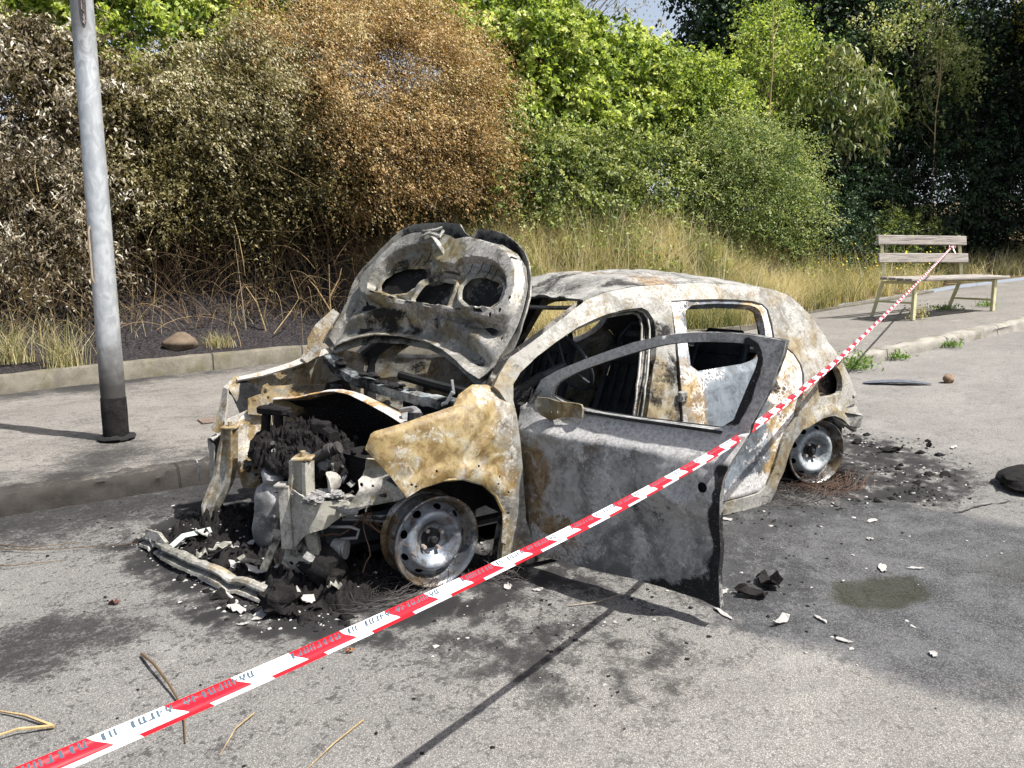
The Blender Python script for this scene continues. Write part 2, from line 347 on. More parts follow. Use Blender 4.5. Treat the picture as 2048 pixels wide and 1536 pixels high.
# ------------------------------------------------------------------ outlines of the car panels, metres
D = dict(
    fender=[(0.316,0.663),(0.289,0.72),(0.272,0.73),(0.147,0.75),(0.043,0.773),(-0.087,0.794),(-0.129,0.832),(-0.209,0.865),(-0.282,0.858),(-0.331,0.826),(-0.363,0.779),(-0.365,0.725),(-0.35,0.607),(-0.351,0.45),(-0.321,0.331),(-0.3,0.243),(-0.295,0.155),(-0.272,0.167),(-0.275,0.312),(-0.24,0.39),(-0.179,0.451),(-0.081,0.492),(0.01,0.5),(0.113,0.483),(0.175,0.454),(0.225,0.539),(0.282,0.617)],
    apill_out=[(-0.282,0.858),(-0.338,0.909),(-0.412,0.967),(-0.537,1.019),(-0.684,1.084),(-0.838,1.154),(-0.943,1.197)],
    fdoor_ap=[(-0.366,0.791),(-0.387,0.856),(-0.44,0.9),(-0.559,0.962),(-0.677,1.014),(-0.828,1.073),(-0.945,1.104),(-1.054,1.128),(-1.181,1.141),(-1.286,1.146),(-1.331,1.127),(-1.35,1.088),(-1.337,1.031),(-1.304,0.959),(-1.253,0.874),(-1.184,0.755),(-1.129,0.582)],
    rdoor_out=[(-1.502,1.17),(-1.646,1.172),(-1.835,1.168),(-2.017,1.158),(-2.142,1.144),(-2.214,1.124),(-2.242,1.092),(-2.23,1.005),(-2.199,0.913),(-2.264,0.892),(-2.33,0.84),(-2.365,0.772),(-2.369,0.715),(-2.36,0.644),(-2.337,0.575),(-2.295,0.478),(-2.202,0.412),(-2.148,0.338),(-2.113,0.255),(-2.082,0.178),(-2.047,0.113),(-1.986,0.082),(-1.911,0.076),(-1.685,0.079)],
    rdoor_front=[(-1.502,1.17),(-1.47,1.074),(-1.438,0.955),(-1.378,0.793),(-1.364,0.684),(-1.364,0.534)],
    rwin=[(-1.603,1.14),(-1.82,1.144),(-2.024,1.132),(-2.138,1.119),(-2.181,1.095),(-2.185,1.058),(-2.174,0.995),(-2.149,0.925),(-2.075,0.865),(-1.932,0.821),(-1.681,0.816),(-1.475,0.811),(-1.523,0.944),(-1.562,1.044)],
    lamp=[(-2.497,0.685),(-2.557,0.717),(-2.633,0.737),(-2.698,0.737),(-2.739,0.714),(-2.767,0.669),(-2.774,0.613),(-2.761,0.566),(-2.696,0.559),(-2.6,0.558),(-2.505,0.575)],
    rear_out=[(-2.479,1.168),(-2.541,1.122),(-2.635,1.029),(-2.693,0.913),(-2.734,0.842),(-2.797,0.745),(-2.901,0.617),(-2.965,0.536),(-2.956,0.467),(-3.016,0.413),(-3.019,0.341),(-2.997,0.286),(-2.838,0.361),(-2.758,0.408),(-2.665,0.44),(-2.578,0.442),(-2.465,0.428),(-2.349,0.399),(-2.275,0.342),(-2.229,0.272),(-2.19,0.174),(-2.145,0.104),(-2.126,0.043),(-2.098,0.006)],
    roofline=[(-0.943,1.197),(-1.083,1.229),(-1.3,1.252),(-1.563,1.257),(-1.781,1.256),(-1.979,1.245),(-2.232,1.223),(-2.386,1.198),(-2.479,1.168)],
    rocker=[(-1.697,0.004),(-1.979,-0.004),(-2.098,0.006)],
    handle=[(-2.069,0.656),(-1.992,0.65),(-2.179,0.655)],
    crease=[(-2.358,0.601),(-1.882,0.335)],
    door=[(-0.054,0.737),(-0.016,0.78),(0.01,0.812),(0.047,0.867),(0.135,0.916),(0.283,0.977),(0.404,1.022),(0.514,1.061),(0.61,1.086),(0.682,1.101),(0.759,1.111),(0.838,1.117),(0.918,1.119),(0.985,1.117),(1.068,1.108),(1.134,1.1),(1.127,1.057),(1.114,1.016),(1.084,0.924),(1.045,0.843),(1.015,0.775),(1.006,0.725),(0.984,0.667),(0.96,0.598),(0.952,0.526),(0.947,0.413),(0.947,0.213),(0.956,0.14),(0.965,0.084),(0.867,0.085),(0.764,0.088),(0.568,0.091),(0.403,0.082),(0.284,0.079),(0.16,0.077),(0.048,0.067),(-0.121,0.037),(-0.11,0.152),(-0.053,0.332),(-0.039,0.406),(-0.039,0.579)],
    doorwin=[(0.099,0.785),(0.104,0.825),(0.129,0.856),(0.167,0.882),(0.283,0.936),(0.404,0.981),(0.514,1.019),(0.611,1.049),(0.682,1.065),(0.76,1.075),(0.839,1.081),(0.95,1.084),(0.992,1.081),(1.014,1.07),(1.028,1.051),(1.035,1.019),(0.992,0.908),(0.931,0.749),(0.775,0.748),(0.51,0.747),(0.306,0.751)],
    doorbelt=[(0.093,0.764),(0.306,0.746),(0.51,0.739),(0.776,0.74),(0.91,0.735)],
    doorhole=[(0.883,0.545)],
    doorbowl=[(0.782,0.537)],
    hood_frame={'O':[-0.195,0.0,0.8825],'ea':[-0.221,0.9718,-0.0823],'eb':[-0.5416,-0.0521,0.839],'nb':[0.8111,0.23,0.5378]},
    hood=[(0.043,0.785),(-0.022,0.813),(-0.089,0.861),(-0.203,0.865),(-0.339,0.849),(-0.449,0.827),(-0.529,0.782),(-0.574,0.714),(-0.627,0.628),(-0.686,0.531),(-0.708,0.481),(-0.716,0.446),(-0.701,0.285),(-0.715,0.169),(-0.721,0.088),(-0.73,0.017),(-0.592,-0.025),(-0.551,-0.008),(-0.423,0.058),(-0.299,0.103),(-0.107,0.131),(0.102,0.133),(0.253,0.11),(0.391,0.068),(0.504,0.025),(0.566,0.003),(0.631,-0.01),(0.648,0.038),(0.665,0.119),(0.679,0.213),(0.691,0.304),(0.685,0.393),(0.661,0.482),(0.618,0.57),(0.553,0.659),(0.495,0.714),(0.404,0.765),(0.293,0.812),(0.18,0.836),(0.067,0.839)],
    hole1=[(-0.426,0.418),(-0.424,0.463),(-0.392,0.506),(-0.294,0.54),(-0.139,0.562),(-0.109,0.528),(-0.135,0.461),(-0.196,0.401),(-0.314,0.376),(-0.4,0.388)],
    hole2=[(0.202,0.487),(0.227,0.53),(0.304,0.548),(0.412,0.53),(0.467,0.497),(0.482,0.432),(0.437,0.388),(0.333,0.379),(0.249,0.413)],
    hole3=[(-0.098,0.37),(-0.091,0.408),(-0.075,0.457),(-0.026,0.489),(0.11,0.488),(0.135,0.439),(0.141,0.359),(0.076,0.335),(0.019,0.359),(-0.075,0.352)],
    ring=[(-0.151,0.763),(-0.351,0.753),(-0.456,0.704),(-0.518,0.613),(-0.576,0.516),(-0.621,0.443),(-0.587,0.355),(-0.465,0.325),(-0.236,0.31),(0.079,0.31),(0.352,0.328),(0.495,0.33),(0.591,0.343),(0.604,0.419),(0.575,0.528),(0.508,0.627),(0.432,0.679),(0.309,0.725),(0.089,0.751)],
    recess=[(-0.275,0.686),(-0.129,0.686),(-0.089,0.605),(0.009,0.581),(0.105,0.58),(0.117,0.622),(0.234,0.643),(0.351,0.633),(0.463,0.584),(0.527,0.514),(0.551,0.412),(0.496,0.367),(0.289,0.349),(0.038,0.33),(-0.257,0.34),(-0.473,0.357),(-0.519,0.397),(-0.506,0.466),(-0.464,0.584),(-0.373,0.653)],
    latch=[(-0.221,0.803),(-0.083,0.724),(0.016,0.656)],
)
# ------------------------------------------------------------------ road
WET = [(-1.15, .72), (-1.9, .72), (-2.5, 1.12), (-2.75, 1.43), (-2.95, 1.95), (-3.2, 3.0), (-1.9, 3.3), (-1.12, 2.61), (-.97, 2.46), (-.92, 2.23), (-.84, 1.99), (-.80, 1.61), (-1.1, 1.0)]
PUD = [(-1.27, 1.82), (-1.41, 1.71), (-1.6, 1.77), (-1.74, 1.88), (-1.66, 2.0), (-1.48, 2.01), (-1.30, 1.93)]
S_UNDER = [(.9, -.7), (.6, -1.0), (-2.9, -.95), (-3.0, .95), (-2.5, 1.1), (-.3, 1.02), (.3, .78), (.72, .62)]
S_FRONT = [(1.02, -.66), (.55, -1.1), (-.1, -.7), (-.5, .9), (.15, .98), (.50, .86), (.80, .56)]
S_REAR = [(-3.84, .10), (-4.02, .55), (-3.5, 1.20), (-2.83, 1.38), (-2.4, 1.12), (-2.3, .5), (-2.9, .1)]
S_STREAK = [(.15, 1.16), (-.29, 1.32), (-.46, 1.70), (-.14, 1.83), (.30, 1.6)]
S_DOOR = [(.2, .9), (-.5, 1.05), (-.95, 1.75), (-1.4, 1.5), (-1.5, .7), (-.4, .8)]
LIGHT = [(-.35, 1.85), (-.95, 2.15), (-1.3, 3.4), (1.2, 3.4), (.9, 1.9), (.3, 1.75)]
def road_masks(P):
    n1 = nzv(P, 1.3, 2.); n2 = nzv(P, 4.5, 7.); wob = .10*n1+.06*n2
    soot = np.maximum.reduce([sstep(sdist(S_UNDER, P)+wob, -.42, .10)*.86, sstep(sdist(S_FRONT, P)+wob, -.36, .06)*1.05, sstep(sdist(S_REAR, P)+wob*1.6, -.30, .2)*.86,
                              sstep(sdist(S_STREAK, P)+wob*2., -.45, .2)*.50, sstep(sdist(S_DOOR, P)+wob*1.6, -.36, .12)*.70])
    soot = soot*np.clip(.72+.75*nzv(P, 7., 5.)+.55*nzv(P, 18., 2.), .12, 1.25)
    # scorched gutter along the kerb, and smoke-grey road left of the car
    k = sstep(P[:, 0], -.6, .4)*sstep(-P[:, 1], .4, 1.3)*.56
    soot = np.maximum(soot, k); soot = np.maximum(soot, sstep(np.hypot(P[:, 0]-1.5, P[:, 1]-.35)+wob, .42, .12)*.5)
    soot = np.maximum(soot, sstep(np.hypot(P[:, 0]-1.25, P[:, 1]-.4)+wob, .25, .05)*.4)
    wet = sstep(sdist(WET, P)+wob*1.1, -.17, .15); pud = sstep(sdist(PUD, P)+wob*.7, -.07, .08)+.55*sstep(.30-np.hypot((P[:, 0]+2.35)*.6, P[:, 1]-2.25)+wob, -.1, .2)
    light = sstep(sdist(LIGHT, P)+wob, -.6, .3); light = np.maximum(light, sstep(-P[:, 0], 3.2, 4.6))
    return soot, np.clip(wet*.5+pud*.5, 0, 1), light
def axis(segs):
    out = []
    for a, b, s in segs: out += list(np.arange(a, b-1e-9, s))
    return np.array(out+[segs[-1][1]])
gx = axis([(-60, -20, 4), (-20, -6, .5), (-6, -4.2, .09), (-4.2, 2.4, .036), (2.4, 4, .2), (4, 30, 2.)])
gy = axis([(-1.5, 3.2, .036), (3.2, 5, .2), (5, 40, 2.5)])
X, Y = np.meshgrid(gx, gy, indexing='ij'); P2 = np.stack([X.ravel(), Y.ravel()], 1)
near = (P2[:, 0] > -7) & (P2[:, 0] < 3) & (P2[:, 1] < 4)
so = np.zeros(len(P2)); we = np.zeros(len(P2)); li = np.ones(len(P2))
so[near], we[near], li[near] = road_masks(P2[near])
hz = np.zeros(len(P2)); hz[near] = .004*nzv(P2[near], 9, 3.)*(1-we[near]); hz -= .012*sstep(we, .55, 1.)
V = np.stack([P2[:, 0], P2[:, 1], road_z(P2[:, 0])+hz], 1)
nx, ny = len(gx), len(gy); I = np.arange(nx*ny).reshape(nx, ny)
F = np.stack([I[:-1, :-1].ravel(), I[1:, :-1].ravel(), I[1:, 1:].ravel(), I[:-1, 1:].ravel()], 1)
def asphalt(name, base=(.305, .293, .272), pave=False):
    n = NT(name); p = n.pos(); z = n.sep(n.attr('zone'))
    st = n.vor(p, 215, 'F1', 1); stv = n.sep(st)[0]; sd = n.vor(p, 215, 'F1', 0)
    a = n.noise(p, 1.7, 6, .6, .3); b = n.noise(p, 26, 6, .7); f = n.noise(p, 95, 4, .7); big = n.noise(n.mapping(p, loc=(3, 9, 2)), 5.5, 7, .68, .6)
    c = n.mix(n.step(a, .3, .7), tuple(x*.78 for x in base), tuple(x*1.10 for x in base))
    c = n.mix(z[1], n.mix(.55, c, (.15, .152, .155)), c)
    c = n.mix(n.step(stv, .35, .95), n.mix(.25, c, (.08, .076, .07)), n.mix(.18, c, (.60, .56, .50)))
    c = n.mix(n.m2('MULTIPLY', n.step(sd, .30, .46), .6), c, (.045, .043, .04))
    c = n.mix(n.m2('MULTIPLY', n.step(f, .585, .65), .62), c, (.03, .029, .028))
    c = n.mix(n.m2('MULTIPLY', n.step(f, .34, .28), .35), c, (.50, .48, .44))
    sm = n.noise(n.mapping(p, loc=(7, 3, 1), scale=(1, 1.8, 1), rot=(0, 0, .6)), 2.3, 7, .62, 1.2); c = n.mix(n.m2('MULTIPLY', n.step(sm, .52, .72), .38), c, (.10, .10, .10)); c = n.mix(n.m2('MULTIPLY', n.step(sm, .44, .26), .13), c, (.46, .45, .43))
    fk = n.m2('ADD', n.m2('MULTIPLY', n.noise(n.mapping(p, loc=(4, 2, 7)), 48, 7, .72, .6), .60), n.m2('MULTIPLY', n.noise(n.mapping(p, loc=(8, 1, 3)), 11, 6, .68, .5), .40))
    fk = n.step(n.m2('ADD', fk, n.m2('MULTIPLY', z[2], .17)), .530, .585); fk = n.m2('MULTIPLY', fk, n.m2('SUBTRACT', .82, n.m2('MULTIPLY', z[1], .34))); c = n.mix(fk, c, (.032, .031, .030))
    big2 = n.m2('ADD', n.m2('MULTIPLY', big, .48), n.m2('ADD', n.m2('MULTIPLY', b, .36), n.m2('MULTIPLY', f, .34)))
    s1 = n.step(n.m2('ADD', big2, n.m2('MULTIPLY', z[2], .62)), .70, .98)
    c = n.mix(n.m2('MULTIPLY', s1, n.m2('ADD', n.m2('MULTIPLY', z[2], .35), .62)), c, (.0105, .010, .0105))
    wd = n.step(n.m2('ADD', z[0], n.m2('ADD', n.m2('MULTIPLY', n.m2('SUBTRACT', b, .5), .3), n.m2('MULTIPLY', n.m2('SUBTRACT', big, .5), .3))), .08, .46)
    wc = n.mix(n.step(big, .38, .62), (.016, .017, .019), (.052, .054, .058)); wc = n.mix(n.m2('MULTIPLY', n.step(stv, .4, 1.), .55), wc, (.14, .142, .148)); wc = n.mix(n.m2('MULTIPLY', n.step(f, .36, .29), .5), wc, (.30, .30, .29))
    c = n.mix(n.m2('MULTIPLY', wd, n.m2('SUBTRACT', .88, n.m2('MULTIPLY', fk, .12))), c, wc); c = n.mix(n.m2('MULTIPLY', n.m2('MULTIPLY', wd, fk), .6), c, (.014, .014, .014))
    pd = n.step(n.m2('ADD', z[0], n.m2('MULTIPLY', n.m2('SUBTRACT', big, .5), .4)), .60, .95); c = n.mix(n.m2('MULTIPLY', pd, .66), c, (.026, .027, .013))
    rough = n.m2('SUBTRACT', .92, n.m2('ADD', n.m2('MULTIPLY', wd, .22), n.m2('MULTIPLY', pd, .52)))
    n.bump(n.m2('ADD', n.m2('MULTIPLY', sd, -.6), n.m2('ADD', f, b)), .55, .004)
    return n.set(c, rough, 0, .35)
M_ROAD = asphalt('road asphalt')
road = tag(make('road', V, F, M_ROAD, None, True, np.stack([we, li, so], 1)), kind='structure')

# hairline cracks
M_CRACK = simple('crack filler', (.02, .02, .02), .95, 0, .3, 20)
def ribbon(name, pts, w_, mat, dz=.004, amp=.02):
    P = resample(pts, .03, False); t = np.gradient(P, axis=0); t /= np.linalg.norm(t, axis=1)[:, None]; nn_ = np.stack([-t[:, 1], t[:, 0]], 1); P = P+nn_*amp*nzv(P, 9., 3.)[:, None]+nn_*amp*.4*nzv(P, 31., 1.)[:, None]
    ww = w_*(.5+.8*np.abs(nzv(P, 14., 5.)+.35))[:, None]; A, B = P+nn_*ww*.5, P-nn_*ww*.5; V = np.concatenate([np.column_stack([A, road_z(A[:, 0])+dz]), np.column_stack([B, road_z(B[:, 0])+dz])]); n = len(P)
    return tag(make(name, V, [(i, n+i, n+i+1, i+1) for i in range(n-1)], mat, None, False), kind='structure')
ribbon('road_crack', [(-2.75, 1.55), (-3.2, 1.62), (-3.6, 1.95), (-4.2, 2.3)], .010, M_CRACK, .006); ribbon('road_crack', [(-2.9, 2.2), (-3.3, 2.1), (-3.9, 2.5)], .008, M_CRACK, .006)
# ------------------------------------------------------------------ kerb, pavement, edging kerb, soil bank
def strip_grid(xs, prof, zf, name, mat, zone, amp=0., fs=20.):
    """profile (y, dz) swept along x on the terrain"""
    V = []; m = len(prof)
    for x in xs:
        for (y, dz) in prof:
            V.append((x, y+amp*nz((x, y*3, dz*3), fs, 1.), float(zf(x))+dz+amp*.6*nz((x, y*3, dz*3), fs, 5.)))
    I = np.arange(len(xs)*m).reshape(len(xs), m)
    F = np.stack([I[:-1, :-1].ravel(), I[1:, :-1].ravel(), I[1:, 1:].ravel(), I[:-1, 1:].ravel()], 1)
    V = np.array(V); return tag(make(name, V, F[:, ::-1], mat, None, True, zone(V) if zone else None, None, 50), kind='structure')
kx = axis([(-60, -14, 2.), (-14, -4, .2), (-4, 2.6, .03), (2.6, 14, 1.)])
def burnt_kerb(V):
    s = sstep(V[:, 0], -2.6, -.2)*.95*(1-sstep(V[:, 0], 3.5, 6)); top = sstep(V[:, 2]-road_z(V[:, 0]), .110, .128); return np.stack([np.zeros(len(V)), 1-s, s*(.95-.36*top)+.14*nzv(V, 6, 2.)], 1)
def kerbmat(name, base, joint=1.0):
    n = NT(name); p = n.pos(); z = n.sep(n.attr('zone')); a = n.noise(p, 6, 6, .65); b = n.noise(p, 60, 5, .7); s = n.sep(p)
    c = n.mix(n.step(a, .3, .7), tuple(x*.72 for x in base), tuple(x*1.15 for x in base)); c = n.mix(n.m2('MULTIPLY', n.step(b, .56, .66), .6), c, (.05, .045, .035))
    g = n.step(n.noise(n.mapping(p, loc=(5, 5, 5)), 3.2, 5, .6), .52, .66); c = n.mix(n.m2('MULTIPLY', g, .5), c, (.075, .07, .03))
    fr = n.m2('FRACT', n.m2('DIVIDE', s[0], joint)); j = n.step(n.m2('ABSOLUTE', n.m2('SUBTRACT', fr, .5)), .012/joint, .005/joint)
    c = n.mix(n.m2('MULTIPLY', j, .9), c, (.015, .014, .012))
    k = n.step(n.m2('ADD', n.m2('MULTIPLY', b, .4), z[2]), .45, .8); c = n.mix(n.m2('MULTIPLY', k, .93), c, (.020, .017, .016))
    n.bump(n.m2('SUBTRACT', n.m2('ADD', n.m2('MULTIPLY', b, .7), a), n.m2('MULTIPLY', j, 2.)), .6, .008); return n.set(c, .9, 0, .3)
M_KERB = kerbmat('weathered kerb concrete', (.25, .235, .205), 1.3)
strip_grid(kx, [(-1.494, -.05), (-1.497, .02), (-1.50, .06), (-1.505, .09), (-1.518, .118), (-1.545, .130), (-1.60, .132), (-1.66, .132), (-1.68, .122)], road_z, 'kerb', M_KERB, burnt_kerb, .022, 17)
px_ = axis([(-60, -16, 2.), (-16, -5, .25), (-5, 4, .07), (4, 14, 1.)]); tt = np.linspace(0, 1, 56)
PV = []
for x in px_:
    e = float(np.interp(-x, -EDGE[:, 0], EDGE[:, 1]))
    for t in tt: PV.append((x, -1.675+(e+.06+1.675)*t, 0))
PV = np.array(PV); PV[:, 2] = pave_z(PV[:, 0])+.006*np.array([nz(q, 2.2, 9.) for q in PV])
so = sstep(PV[:, 0], -3.2, -.3)*(.02+.30*np.array([nz(q, .8, 4.) for q in PV])); so += .34*sstep(np.hypot(PV[:, 0]-.87, PV[:, 1]+2.65), .75, .1)+.42*sstep(PV[:, 1], -2.5, -1.8)*sstep(PV[:, 0], -2, 0)*(1+.8*np.array([nz(q, 2.2, 1.) for q in PV]))
so += .45*sstep(PV[:, 1]-np.interp(-PV[:, 0], -EDGE[:, 0], EDGE[:, 1]), .9, .1)*sstep(PV[:, 0], -5, -3)
I = np.arange(len(PV)).reshape(len(px_), 56); F = np.stack([I[:-1, :-1].ravel(), I[:-1, 1:].ravel(), I[1:, 1:].ravel(), I[1:, :-1].ravel()], 1)
M_PAVE = asphalt('pavement asphalt', (.325, .302, .268))
tag(make('pavement', PV, F, M_PAVE, None, True, np.stack([np.zeros(len(PV)), np.full(len(PV), .8), np.clip(so, 0, .9)], 1)), kind='structure')
# edging kerb of concrete blocks along the bank
ex = axis([(-14, -5, .25), (-5, 3, .06), (3, 12, .5)]); V = []
prof = [(.02, -.05), (.02, .175), (-.005, .20), (-.11, .20), (-.12, .15)]
for x in ex:
    e = float(np.interp(-x, -EDGE[:, 0], EDGE[:, 1])); h = float(np.interp(-x, [3, 7, 9], [1, .55, .2]))
    for (dy, dz) in prof: V.append((x, e+.06+dy+.012*nz((x, dy, dz), 3, 2), float(pave_z(x))+dz*h+.01*nz((x, dy, dz), 2.5, 8)))
V = np.array(V); I = np.arange(len(V)).reshape(len(ex), 5); F = np.stack([I[:-1, :-1].ravel(), I[:-1, 1:].ravel(), I[1:, 1:].ravel(), I[1:, :-1].ravel()], 1)
M_EDGE = kerbmat('edging concrete', (.135, .122, .097), 1.15)
tag(make('edging_kerb', V, F, M_EDGE, None, True, np.stack([V[:, 0]*0, V[:, 0]*0, .17+.16*nzv(V, 1.7, 4.)+.1*nzv(V, 6., 2.)], 1), None, 50), kind='structure')
# bank
bx = axis([(-70, -22, 4), (-22, -12, .5), (-12, 3, .12), (3, 30, 2)]); bt = np.concatenate([np.linspace(0, 3, 32), np.linspace(3.3, 10, 16), np.linspace(12, 90, 9)])
BV = []
for x in bx:
    e = float(np.interp(-x, -EDGE[:, 0], EDGE[:, 1]))
    for t in bt: BV.append((x, e-.05-t, 0))
BV = np.array(BV); BV[:, 2] = bank_z(BV[:, 0], BV[:, 1])+.05*np.array([nz(q, 1.9, 3.) for q in BV])*np.minimum(1, edge_d(BV[:, 0], BV[:, 1])*3)
bs = sstep(BV[:, 0], -4.2, -1.8)*(1-sstep(BV[:, 0], 2.6, 5)*.5)
def soil():
    n = NT('scorched soil'); p = n.pos(); z = n.sep(n.attr('zone')); a = n.noise(p, 4.5, 7, .68, .4); b = n.noise(p, 38, 6, .72); d = n.noise(n.mapping(p, loc=(2, 8, 1)), 13, 6, .7)
    c = n.mix(n.step(a, .35, .65), (.095, .066, .036), (.17, .13, .07)); c = n.mix(n.step(d, .55, .65), c, (.20, .15, .075))
    s = n.step(n.m2('ADD', n.m2('ADD', n.m2('MULTIPLY', a, .5), n.m2('MULTIPLY', b, .35)), n.m2('MULTIPLY', z[2], .6)), .62, .85)
    k = n.mix(n.step(b, .42, .62), (.010, .0095, .011), (.045, .040, .044)); k = n.mix(n.step(d, .63, .72), k, (.085, .05, .032))
    c = n.mix(n.m2('MULTIPLY', s, .97), c, k); n.bump(n.m2('ADD', b, d), .9, .03); return n.set(c, .95, 0, .2)
M_SOIL = soil()
I = np.arange(len(BV)).reshape(len(bx), len(bt)); F = np.stack([I[:-1, :-1].ravel(), I[:-1, 1:].ravel(), I[1:, 1:].ravel(), I[1:, :-1].ravel()], 1)
tag(make('bank', BV, F, M_SOIL, None, True, np.stack([bs*0, bs*0, bs], 1)), kind='structure')

# ------------------------------------------------------------------ vegetation
def foliage(name, stops, trans=.35, rough=.55):
    n = NT(name); t = n.attr('tint', 'Fac'); c = n.ramp(t, stops)
    n.set(c, rough, 0, .35)
    tr = n.node('ShaderNodeBsdfTranslucent'); n.put(tr.inputs[0], n.mix(1., c, (1.35, 1.3, .7), 'MULTIPLY'))
    mx = n.node('ShaderNodeMixShader'); mx.inputs[0].default_value = trans
    n.t.links.new(n.b.outputs[0], mx.inputs[1]); n.t.links.new(tr.outputs[0], mx.inputs[2]); n.t.links.new(mx.outputs[0], n.out.inputs[0]); return n.m
def unit(a): return a/np.maximum(np.linalg.norm(a, axis=1), 1e-9)[:, None]
def leaf_geo(C, size, aspect=.5, out=None, outw=.6, up=.4, droop=.2, fold=.15, axis_dir=None, axw=0.):
    n = len(C); d = rng.normal(size=(n, 3)); d[:, 2] -= droop*1.6
    if out is not None: d += out*outw
    if axis_dir is not None: d = d*(1-axw)+np.asarray(axis_dir)*axw*2.
    d = unit(d); q = rng.normal(size=(n, 3)); q[:, 2] += up*2.
    if out is not None: q += out*outw*1.2
    q = q-d*(q*d).sum(1)[:, None]; q = unit(q); s = np.cross(d, q)
    L = (size*rng.uniform(.6, 1.25, n))[:, None]; W = L*aspect
    base = C-d*L*.5; tip = C+d*L*.5-q*L*fold; mid = C+q*L*fold*.6
    V = np.stack([base, mid+s*W*.5, tip, mid-s*W*.5], 1).reshape(-1, 3)
    return V, np.arange(4*n).reshape(n, 4)
def ell_dirs(n, lo=-.45):
    d = unit(rng.normal(size=(n*3, 3))); d = d[d[:, 2] > lo][:n]; return d
def twigs(mb, n, base_fn, len_, r, up=1., curl=.5, seg=3, k=6):
    for i in range(n):
        p = np.array(base_fn(i), float); d = unit(rng.normal(size=(1, 3)))[0]; d[2] = abs(d[2])+up; d /= np.linalg.norm(d)
        L = len_*rng.uniform(.5, 1.3); c = rng.normal(size=3)*curl; pts = [p]
        for j in range(k): d = d+c/k+np.array([0, 0, -.25*curl/k*j]); d /= np.linalg.norm(d); pts.append(pts[-1]+d*L/k)
        rr = r*rng.uniform(.6, 1.4); mb.tube(pts, [rr*(1-.7*j/k) for j in range(k+1)], seg, False)
M_STEM = {k: simple(k+' stems', c, .85, 0, .4, 9) for k, c in dict(straw=(.31, .225, .11), brown=(.10, .065, .035), grey=(.24, .20, .15), dark=(.035, .028, .02)).items()}
def sprays(starts, dirs, L, m_, size, sag=.45, width=.10, axd=None, axw=0.):
    """arching leafy shoots: m_ leaf spots along each, widest near the base"""
    n = len(starts); d = unit(dirs); t = np.linspace(.03, 1, m_)
    if axd is not None: d = unit(d*(1-axw)+np.array(axd)*axw)
    q = starts[:, None]+d[:, None]*(L[:, None]*t)[..., None]; q[..., 2] -= L[:, None]*t**2*sag
    w = (width*(1.05-t))[None, :, None]*(.5+L[:, None, None]); q = q+rng.normal(size=q.shape)*w
    return q.reshape(-1, 3), np.repeat(d, m_, 0)
